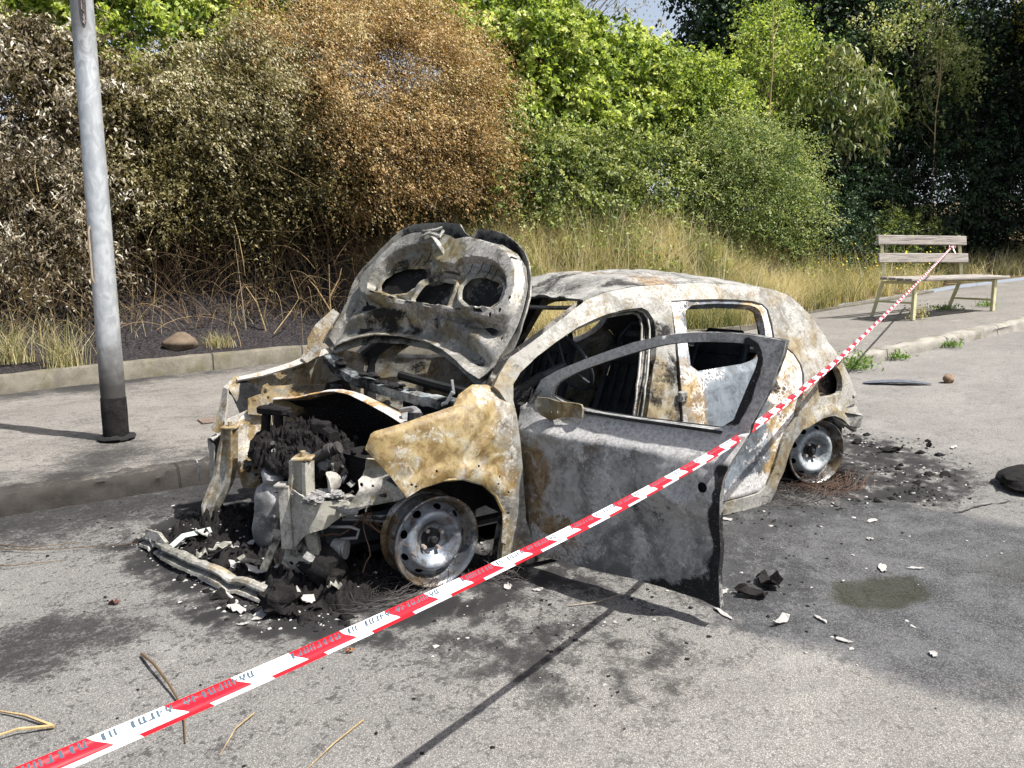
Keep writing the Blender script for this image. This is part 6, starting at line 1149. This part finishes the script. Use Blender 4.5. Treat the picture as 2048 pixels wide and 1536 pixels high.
panel('wing_stay', [(.36, .345), (.326, .369), (.30, .405), (.278, .443), (.271, .479), (.245, .493), (.229, .518), (.241, .575), (.18, .56), (.12, .50), (.085, .42), (.14, .385), (.198, .363), (.27, .355)], [circ((.262, .462), .008, 7), circ((.215, .45), .006, 7), circ((.14, .46), .005, 7, 2)], lambda V: np.stack([V[:, 0], .60+.03*np.sin(V[:, 1]*34)*sstep(V[:, 1], .38, .5)+.03*sstep(V[:, 1], .36, .33)+.10*sstep(.22-V[:, 0], 0, .12), V[:, 1]], 1), .012, .006, M_BRK, car, lambda V: np.stack([.4+0*V[:, 0], .50-.0*V[:, 0], .28+.12*sstep(.3-V[:, 0], 0, .2)], 1), True)
panel('lower_plate', [(.41, .01), (.44, .06), (.475, .16), (.50, .27), (.56, .29), (.585, .2), (.57, .06), (.50, .0)], [circ((.47, .06), .012, 8), circ((.50, .12), .010, 8), circ((.54, .18), .008, 6)], lambda V: np.stack([.535-(V[:, 0]-.5)*.62+.006*nzv(V, 9, 1.), .44+(V[:, 0]-.5)*1.1, V[:, 1]], 1), .014, .006, M_BRK, car, (.3, .44, .48))
strap('lower_stay', [(.56, .40, .26), (.60, .39, .18), (.635, .37, .09)], .035, .012, M_BRK, car, (.35, .42, .45), .9); strap('lower_post', [(.47, .52, .33), (.46, .53, .2), (.46, .53, .06)], .05, .03, M_BRK, car, (.25, .36, .55), .9)
rc_ = wall('lamp_carrier', [(.60, -.60), (.615, -.68), (.575, -.76), (.46, -.80)], [.24, .22, .26, .32], [.45, .47, .46, .48], M_BRK, (.3, .50, .36), amp=.012)
panel('carrier_floor', [(.61, -.60), (.62, -.68), (.575, -.76), (.47, -.79), (.44, -.62)], [], lambda V: np.stack([V[:, 0], V[:, 1], .475+.03*nzv(V, 9, 5.)], 1), .018, .006, M_BRK, rc_, (.25, .62, .25))
panel('torn_flap', [(0, .0), (.09, .01), (.085, .05), (.05, .11), (.02, .07)], [], lambda V: np.stack([.66+.01*nzv(V, 20, 2.), -.82+V[:, 0]*.9, .33-V[:, 1]], 1), .012, .004, M_FLAKE, rc_, (.2, .7, .1))
# engine heap
eng = MB(); rs = np.random.default_rng(4)
ng = 110; V = []
for i in range(ng):
    for j in range(ng):
        u, v = -1+2*i/(ng-1), -1+2*j/(ng-1); q = math.sqrt(1-.5*v*v)*u, math.sqrt(1-.5*u*u)*v; r2 = q[0]**2+q[1]**2
        x, y = .27+.25*q[0], -.13+.43*q[1]; e = max(0., 1-r2)**.5
        h = .43+.13*e+(.055*nz((x, y, 0), 11, 3.)+.045*abs(nz((x, y, 1), 24, 1.))+.030*nz((x, y, 2), 52, 2.)+.014*nz((x, y, 3), 110, 4., 2))*(.35+.65*e)
        V.append((x+.02*nz((x, y, 5), 30, 1.), y+.02*nz((x, y, 6), 30, 2.), h))
eng.add(V, [(i*ng+j, (i+1)*ng+j, (i+1)*ng+j+1, i*ng+j+1) for i in range(ng-1) for j in range(ng-1)])
for i in range(150):
    a = rs.uniform(0, 6.28); r = .29*math.sqrt(rs.uniform(.02, 1)); x, y = .27+.8*r*math.cos(a), -.13+1.4*r*math.sin(a); blob(eng, (x, y, .575-.75*r*r*4+rs.normal(0, .02)), rs.uniform(.006, .02), .45, 8, 2, i, (1, 1, rs.uniform(.5, 1)))
blob(eng, (.24, .02, .22), .20, .35, 5, 4, 7, (.8, 1.9, .95)); blob(eng, (.20, -.40, .20), .18, .35, 5, 4, 8, (.8, 1.2, .9))
engine = eng.build('engine', M_CRUST, car, True, 60)
mb = MB(); mb.tube([(.40, -.34, .54), (.39, -.34, .63)], .024, 10); mb.tube([(.36, -.26, .54), (.35, -.26, .64)], .024, 10); mb.box((.36, -.30, .655), (.07, .19, .04), Matrix.Rotation(.5, 3, 'Z'), .008); mb.tube([(.30, -.20, .64), (.36, -.36, .67)], .018, 8); mb.box((.22, .0, .60), (.06, .09, .06), Matrix.Rotation(.8, 3, 'Z'), .008); mb.tube([(.22, -.1, .6), (.2, .12, .57)], .03, 8); mb.build('intake_pipe', M_CRUST, engine, zone=None)
mb = MB(); q = [(.36, .20, .49), (.32, .27, .53), (.28, .33, .57)]; mb.tube(q, [.026, .026, .022], 12); mb.tube([(.30, .30, .555), (.285, .322, .565)], .031, 12); mb.tube([(.272, .345, .572), (.262, .355, .578)], .029, 12); mb.build('hose', simple('charred hose', (.04, .037, .035), .7, 0, .4, 20), engine)
mb = MB(); mb.box((.375, .19, .50), (.06, .06, .075), Matrix.Rotation(.6, 3, 'Z') @ Matrix.Rotation(.3, 3, 'X'), .014); blob(mb, (.30, .26, .47), .04, .4, 5, 2, 5); mb.build('thermostat_housing', simple('dull alloy', (.16, .16, .155), .5, .5, .5, 20), engine)
mb = MB(); mb.box((.10, .27, .44), (.17, .22, .16), Matrix.Rotation(.25, 3, 'Z'), .015); 
for i in range(7): mb.box((.10, .27, .38+.022*i), (.175, .225, .006), Matrix.Rotation(.25, 3, 'Z'))
for i in range(14): blob(mb, (.10+rs.normal(0, .06), .27+rs.normal(0, .07), .53), rs.uniform(.015, .03), .5, 6, 1, i)
mb.build('battery', M_CRUST, car, True, 40); mb = MB(); mb.tube([(.24, .22, .43), (.20, .26, .40)], .03, 12); mb.build('alloy_cap', simple('pale alloy cap', (.30, .31, .32), .5, .3, .2), car)
mb = MB(); mb.tube([(-.10, .25, .68), (-.12, .34, .70), (-.10, .42, .70), (-.05, .48, .70)], .02, 8); mb.tube([(-.03, .40, .67), (-.06, .41, .675)], .035, 14); mb.build('heater_pipe', simple('pale heater pipe', (.2, .2, .2), .55, .2, .3), car)
mb = MB(); mb.tube([(-.205, .57, .865), (-.21, .575, .80)], .012, 6, True, .5); mb.tube([(-.19, .60, .815), (-.165, .585, .765), (-.16, .56, .755)], .015, 6, True, .6); mb.build('wiper_arm', simple('grey wiper lever', (.24, .25, .25), .5, .2, .2), car)
M_FIT = simple('sooty fittings', (.05, .048, .045), .65, .4, .7, 22, .6, .005); M_FITP = simple('ash grey fittings', (.17, .17, .165), .7, .2, .5, 30, .6, .005)
for i in range(64):
    p = Vector((.30+.13*rs.normal(), .04+.25*rs.normal(), .33+.10*rs.normal())); Mr = Matrix.Rotation(rs.uniform(0, 3), 3, 'Z') @ Matrix.Rotation(rs.uniform(-1, 1), 3, 'X'); k = int(rs.integers(0, 4)); mb = MB()
    if k == 0: mb.box(p, (rs.uniform(.02, .09), rs.uniform(.02, .07), .006), Mr, .002)
    elif k == 1: mb.tube([p, p+Mr @ Vector((.06, .02, .0)), p+Mr @ Vector((.10, .06, .03))], rs.uniform(.005, .014), 7)
    elif k == 2: mb.lathe([(.0, 0), (.022, 0), (.022, .02), (.012, .022), (.012, .035), (0, .035)], Matrix.Translation(p) @ Mr.to_4x4(), 14)
    else:
        L, W = rs.uniform(.04, .10), rs.uniform(.02, .05); q = [(-L/2, -W/2), (L/2, -W*.4), (L*.4, W/2), (-L*.45, W*.4)]; tv, tf = tri2d(q, [], .012); v3 = np.array([p+Mr @ Vector((x, y, .012*nz((x*25, y*25, i), 1.))) for x, y in tv]); shell('sheet_scrap', v3, tf, .002, M_FITP if i % 3 else M_FIT, engine); continue
    mb.build(('bracket', 'pipe', 'cap')[k], M_FITP if i % 4 == 0 else M_FIT, engine)
# dented grey heat shield canister hanging in front of the engine
cm = Matrix.Translation((.505, -.03, .055)) @ Matrix.Rotation(R(-9), 4, Vector((.8, .5, 0))) @ Matrix.Diagonal((.8, 1.12, 1, 1))
mb = MB(); mb.lathe([(0, -.005), (.05, -.003), (.075, .012), (.088, .04), (.093, .075), (.094, .17), (.098, .178), (.098, .19), (.094, .198), (.094, .245), (.088, .275), (.06, .30), (.052, .315), (.056, .335), (.066, .355), (.055, .375), (.0, .378)], cm, 36)
can = mb.build('heat_shield', burnt('ash grey heat shield', (.27, .27, .272), (.2, .18, .15), (.36, .36, .36), SOOT, 40, 0., .62, .2, .2, .2), car, True, 50, (.15, .42, .26))
for v in can.data.vertices: v.co += Vector((1, .4, 0))*.012*nz(v.co, 7, 3.)
mb = MB(); e = [cm @ Vector((-.035*0+.098*math.cos(2.55), .100*math.sin(-2.4), z)) for z in (-.0, .1, .2, .3, .37)]; mb.tube(e, [.012, .016, .016, .016, .012], 6, True, .35); mb.build('shield_flange', M_BRK, can, zone=(.2, .5, .3))
# pump, pipes, wires and belly parts behind the left carrier
mb = MB(); mb.tube([(.36, .50, .17), (.33, .54, .165)], [.046, .046], 18); mb.tube([(.33, .54, .165), (.325, .545, .165)], [.04, .04], 18); mb.build('pump', simple('grey pump', (.30, .30, .30), .6, .2, .3), car)
mb = MB(); mb.tube([(.38, .48, .19), (.40, .47, .24), (.38, .50, .27), (.31, .57, .275), (.28, .59, .26), (.29, .585, .225), (.34, .53, .215)], .007, 6); mb.tube([(.30, .50, .3), (.22, .56, .3), (.1, .6, .29)], .007, 6); mb.tube([(.32, .50, .29), (.22, .54, .28), (.1, .58, .25)], .006, 6); mb.build('brake_pipe', simple('grey pipes', (.24, .24, .24), .55, .4, .3), car)
mb = MB()
for i in range(9):
    x, y = .24+.05*rs.normal(), .60+.03*rs.normal(); pts = [np.array([x, y, .34])]; d = np.array([0, 0, -1.])
    for j in range(7): d = d+rs.normal(0, .45, 3)*np.array([1, 1, .3]); d /= np.linalg.norm(d); pts.append(pts[-1]+d*.042)
    mb.tube(pts, rs.uniform(.0018, .0038), 4)
mb.build('wiring', simple('burnt copper wiring', (.10, .055, .035), .6, .3, .5, 30), car)
mb = MB()
for i in range(9): x, y, z = .34+.10*rs.normal(), .05+.25*rs.normal(), .42+.04*rs.normal(); mb.tube([(x, y, z), (x+.06*rs.normal(), y+.08*rs.normal(), z+.03), (x+.08*rs.normal(), y+.1*rs.normal(), z-.08)], .003, 4)

mb = MB(); blob(mb, (.42, .50, .10), .12, .4, 5, 3, 2, (.8, 1, .8)); blob(mb, (.30, .30, .14), .16, .4, 5, 3, 4, (1, 1, .8)); mb.tube([(.62, .40, .035), (.53, .52, .045)], .035, 12); mb.build('gearbox', M_CRUST, car, True, 60)
mb = MB(); mb.box((-1.35, 0, .12), (3.1, .96, .03)); mb.box((-.1, .47, .22), (1.0, .08, .10)); mb.box((-.1, -.47, .22), (1.0, .08, .10)); mb.box((-1.3, .0, .20), (2.2, .22, .16), None, .04); mb.box((-1.3, 0, .095), (1.5, 1.6, .03)); mb.build('floor_pan', M_IN, car, False)
mb = MB(); mb.tube([(0, -.7, .2), (0, .7, .2)], .03, 8); mb.tube([(-2.62, -.7, .2), (-2.62, .7, .2)], .04, 8); mb.tube([(.02, .55, .2), (-.05, .50, .72)], .035, 10); mb.tube([(.02, -.55, .2), (-.05, -.5, .72)], .035, 10); mb.build('axle', M_IN, car)
# wheel arch liners
for sg in (1, -1):
    for cx, zc, rr in ((-.02, .17, .365), (-2.60, .17, .34)):
        V = []; n = 24
        for i in range(n):
            a = (R(58)+R(112)*i/(n-1)) if cx > -1 else (R(15)+R(165)*i/(n-1))
            for y in (.80, .55): V.append((cx+rr*math.cos(a), sg*(y-(.06 if cx < -1 else 0)), max(.03, zc+rr*math.sin(a))))
        F = [(2*i, 2*i+1, 2*i+3, 2*i+2) for i in range(n-1)]; c = len(V); V.append((cx, sg*.55, zc)); F += [(c, 2*i+3, 2*i+1) for i in range(n-1)]
        make('arch_liner', V, F, M_IN, car, True, None, None, 40)
# cabin: bare seat frames, dash beam, steering wheel hoop, rear bulkhead
def seat(x, y):
    mb = MB(); b = Vector((x, y, .30))
    for dy in (-.21, .21): mb.tube([b+Vector((.42, dy, .0)), b+Vector((.0, dy, .02)), b+Vector((-.06, dy, .10)), b+Vector((-.22, dy*.92, .55)), b+Vector((-.26, dy*.6, .64))], .022, 6, True, .6)
    mb.tube([b+Vector((-.26, -.13, .64)), b+Vector((-.26, .13, .64))], .02, 6); mb.tube([b+Vector((.42, -.21, 0)), b+Vector((.42, .21, 0))], .02, 6); mb.tube([b+Vector((0, -.21, .02)), b+Vector((0, .21, .02))], .02, 6)
    o = mb.build('seat', M_INB, car); mb = MB()
    for k in range(5): z = .12+.10*k; mb.tube([b+Vector((-.07-.03*k*1.2, -.2, z)), b+Vector((-.09-.03*k*1.2, 0, z-.02)), b+Vector((-.07-.03*k*1.2, .2, z))], .004, 4)
    mb.box(b+Vector((-.235, 0, .55)), (.02, .36, .10), Matrix.Rotation(R(-16), 3, 'Y'), .01); mb.box(b+Vector((-.185, 0, .33)), (.02, .40, .52), Matrix.Rotation(R(-17), 3, 'Y'), .008); mb.box(b+Vector((.2, 0, -.02)), (.44, .40, .04), None, .01)
    for k in range(4): mb.box(b+Vector((-.17, -.12+.08*k, .36)), (.008, .012, .34), Matrix.Rotation(R(-20), 3, 'Y'))
    mb.build('seat_springs', M_INB, o)
for y in (.38, -.38): seat(-1.25, y)
seat(-1.98, .36); seat(-1.98, -.36)
mb = MB(); mb.tube([(-.55, -.72, .70), (-.60, -.3, .68), (-.62, .3, .68), (-.55, .72, .70)], .03, 8); mb.box((-.45, 0, .45), (.06, .9, .4), None, .02); mb.tube([(-.55, .36, .66), (-.85, .37, .80)], .025, 8); mb.build('dash_beam', M_IN, car)
mb = MB(); ms = Matrix.Translation((-1.02, .37, .86)) @ Matrix.Rotation(R(-62), 4, 'Y'); ring_ = [ms @ Vector((.175*math.cos(a), .175*math.sin(a), 0)) for a in np.linspace(0, 2*math.pi, 30)]; mb.tube(ring_, .011, 6)
for a in (0., 2.4, 3.9): mb.tube([ms @ Vector((0, 0, -.03)), ms @ Vector((.175*math.cos(a), .175*math.sin(a), 0))], .008, 5)
mb.tube([ms @ Vector((0, 0, -.03)), (-.80, .37, .78)], .02, 8); mb.build('steering_wheel', M_INB, car)
mb = MB(); mb.box((-2.35, 0, .38), (.04, 1.30, .50), Matrix.Rotation(R(-14), 3, 'Y'), .01); mb.box((-2.5, 0, .80), (.25, 1.2, .02), None, .005); mb.tube([(-2.2, -.62, .62), (-2.42, -.60, .85), (-2.5, -.5, 1.08)], .03, 6); mb.build('rear_bulkhead', M_IN, car, False)

# wheels: bare steel rims, tyres burnt away
M_RIM = burnt('heat tinted rim steel', (.075, .082, .095), (.16, .12, .07), (.34, .33, .31), SOOT, 40, 0., .45, .15, .25, .55); M_DISCF = burnt('heat blued wheel disc', (.19, .215, .25), (.20, .155, .11), (.40, .41, .42), SOOT, 40, 0., .42, .15, .2, .5); M_DISCR = burnt('ash pale wheel disc', (.27, .30, .315), (.30, .26, .20), (.43, .45, .45), SOOT, 40, 0., .55, .2, .25, .3)
def wheel(name_lab, c, rz, mdisc, zone, sg=1):
    M = Matrix.Translation(c) @ Matrix.Rotation(rz, 4, 'Z') @ Matrix.Rotation(R(-90*sg), 4, 'X')
    prof = [(.188, -.002), (.197, .004), (.2025, .001), (.203, -.008), (.188, -.016), (.184, -.04), (.166, -.06), (.166, -.085), (.180, -.10), (.182, -.135), (.197, -.142), (.201, -.150), (.197, -.155), (.188, -.150), (.176, -.138), (.174, -.104), (.159, -.09), (.159, -.058), (.178, -.036), (.180, -.016)]
    mb = MB(); mb.lathe(prof, M, 64, True); o = mb.build('wheel', M_RIM, car, True, 40, (.5, .44, .42))
    if name_lab: o['label'] = name_lab
    rr = [0, .028, .060, .068, .080, .098, .114, .128, .138, .146, .156, .166]; hh = [-.070, -.068, -.068, -.062, -.042, -.022, -.014, -.018, -.032, -.044, -.050, -.058]
    holes = [[(.1475*math.cos(a)+u*math.cos(a)-w_*math.sin(a), .1475*math.sin(a)+u*math.sin(a)+w_*math.cos(a)) for u, w_ in [(.0115*math.cos(q), .020*math.sin(q)) for q in np.arange(12)*math.pi/6]] for a in np.arange(9)*2*math.pi/9+.35]+[circ((0, 0), .028, 14)]
    def f(V):
        r = np.hypot(V[:, 0], V[:, 1]); h = np.interp(r, rr, hh)+.0015*nzv(V, 18, 2.); return np.array([M @ Vector((x, y, z)) for x, y, z in zip(V[:, 0], V[:, 1], h)])
    panel('wheel_disc', circ((0, 0), .1655, 60), holes, f, .008, .005, mdisc, o, zone)
    mb = MB(); mb.lathe([(.045, -.075), (.045, -.06), (.030, -.058), (.027, -.045), (.016, -.043), (.016, -.032), (.012, -.028), (.0, -.028)], M, 20); mb.lathe([(.13, -.125), (.13, -.11), (.05, -.108), (.05, -.12)], M, 36, True); mb.build('hub', M_IN, o)
    for k in range(4):
        a = .55+k*math.pi/2; mb = MB(); p = Vector((.0505*math.cos(a), .0505*math.sin(a), 0)); mb.tube([M @ (p+Vector((0, 0, -.066))), M @ (p+Vector((0, 0, -.036)))], .0085, 10); mb.build('bolt', simple('pale bolt', (.38, .33, .30), .5, .4, .2) if k == 0 and not bpy.data.materials.get('pale bolt') else bpy.data.materials['pale bolt'], o)
    return o
wheel('front wheel rim with heat blued dished disc', (0, .78, .203), R(0), M_DISCF, (.42, .42, .34)); wheel('rear wheel rim with ash pale disc', (-2.62, .78, .203), R(-15), M_DISCR, (.3, .46, .28))
wheel(None, (0, -.78, .203), R(0), M_DISCF, (.42, .42, .34), -1); wheel(None, (-2.62, -.78, .203), R(0), M_DISCR, (.3, .46, .28), -1)
# ragged black strip of liner hanging behind the rear wheel
panel('torn_liner', [(-2.62, .43), (-2.72, .435), (-2.84, .40), (-2.93, .345), (-2.90, .315), (-2.86, .335), (-2.875, .26), (-2.83, .25), (-2.80, .33), (-2.74, .39)], [], sidefn(1, -.04, None, .012, 3.), .014, .005, M_IN, car, None, True)

# ------------------------------------------------------------------ bumper beam fallen in front of the car
bb = thing('crash_beam', 'buckled pale bumper beam lying on the road in front of the burnt car', 'beam', (.82, .0, 0)); P0 = np.array([(.99, -.53), (.965, -.40), (.935, -.20), (.86, .05), (.76, .30), (.66, .54)]); mb = MB(); prof = [(-.03, .012), (-.03, .052), (-.02, .062), (.006, .064), (.012, .054), (.012, .045), (-.012, .045), (-.012, .024), (.02, .02), (.024, .008)]; V = []; n = 46
for i in range(n):
    t = i/(n-1); p = np.array([np.interp(t*5, range(6), P0[:, 0]), np.interp(t*5, range(6), P0[:, 1])]); dv = np.array([.51, -.86]); nv_ = np.array([.86, .51]); k = 1+.35*nz((t*7, 0, 0), 1.); kn = -.025*math.exp(-((t-.22)/.03)**2)-.02*math.exp(-((t-.8)/.03)**2)
    for (a, b) in prof: V.append((p[0]+nv_[0]*a*k*1.25-.82+.004*nz((t*20, a*60, 0), 1.), p[1]+nv_[1]*a*k*1.25, max(.004, b*(1.+.25*nz((t*5, 3, 0), 1.))+kn+.018*math.sin(t*3.1))))
m = len(prof); F = [(m*i+k, m*i+(k+1) % m, m*i+m+(k+1) % m, m*i+m+k) for i in range(n-1) for k in range(m)]+[tuple(range(m-1, -1, -1)), tuple(m*(n-1)+k for k in range(m))]
mb.add(V, F); mb.build('beam', M_BRK, bb, True, 30, (.38, .47, .38))
mb = MB(); mb.tube([(.05+.0, .02, .006), (-.02, .27, .010), (-.05, .44, .006)], .006, 6); mb.build('trim_rod', simple('pale rod', (.5, .49, .46), .6, .1, .2), bb)
strap('end_plate', [(.16, -.47, .075), (.125, -.36, .085), (.11, -.27, .06)], .045, .02, M_BRK, bb, (.3, .5, .4), .6); strap('cross_strip', [(.13, -.25, .03), (.02, -.30, .085), (-.12, -.36, .07)], .03, .006, simple('verdigris strip', (.32, .36, .33), .6, .2, .3), bb, None, .6)
mb = MB(); blob(mb, (-.17, .62, .05), .075, .5, 6, 4, 3, (1, 1, .8)); mb.build('melted_lump', M_CRUST, bb, True, 60)
flake('rust edged tin strip lying between the beam and the left lamp carrier', .66, .22, .24, .06, 2.2, M_BRK, 'tin strips in front of the engine bay', 'tin_strip', 'strip', .075, .006, .05)
flake('flat grey tin sheet among the char in front of the engine', .72, -.02, .2, .1, .6, M_BRK, 'tin strips in front of the engine bay', 'tin_strip', 'strip', .075, .006, .05)
SCR = ((.80, -.12, 'pale lump among the char left of the engine bay'), (.70, .12, 'small pinkish pale lump among the char in front of the engine'), (.62, .30, 'pale lump among the char under the left lamp carrier'), (.78, .20, 'pale curled scrap just inside the fallen beam'), (.74, -.30, 'grey scrap on the char below the right front upright'), (.60, -.10, 'grey curled scrap on the char below the heat shield'), (.56, .44, 'pale scrap on the char at the foot of the lower plate'), (.66, .42, 'long pale scrap between lower plate and fallen beam'), (.84, .02, 'flat pale scrap touching the middle of the fallen beam'), (.44, .70, 'pale scrap on the char nearest the front wheel'), (.86, -.32, 'pale scrap at the far end of the fallen beam'), (.54, .62, 'dull scrap on the char behind the melted lump'))
for i, (x, y, lab) in enumerate(SCR):
    flake(lab, x, y, .10+.05*((i*7) % 3), .05+.02*(i % 3), i*1.3, M_FLAKE if i % 3 else M_BRK, 'pale scraps among the char', 'pale_scrap', 'scrap', float(heap_z(x, y))+.004, .005, .055)
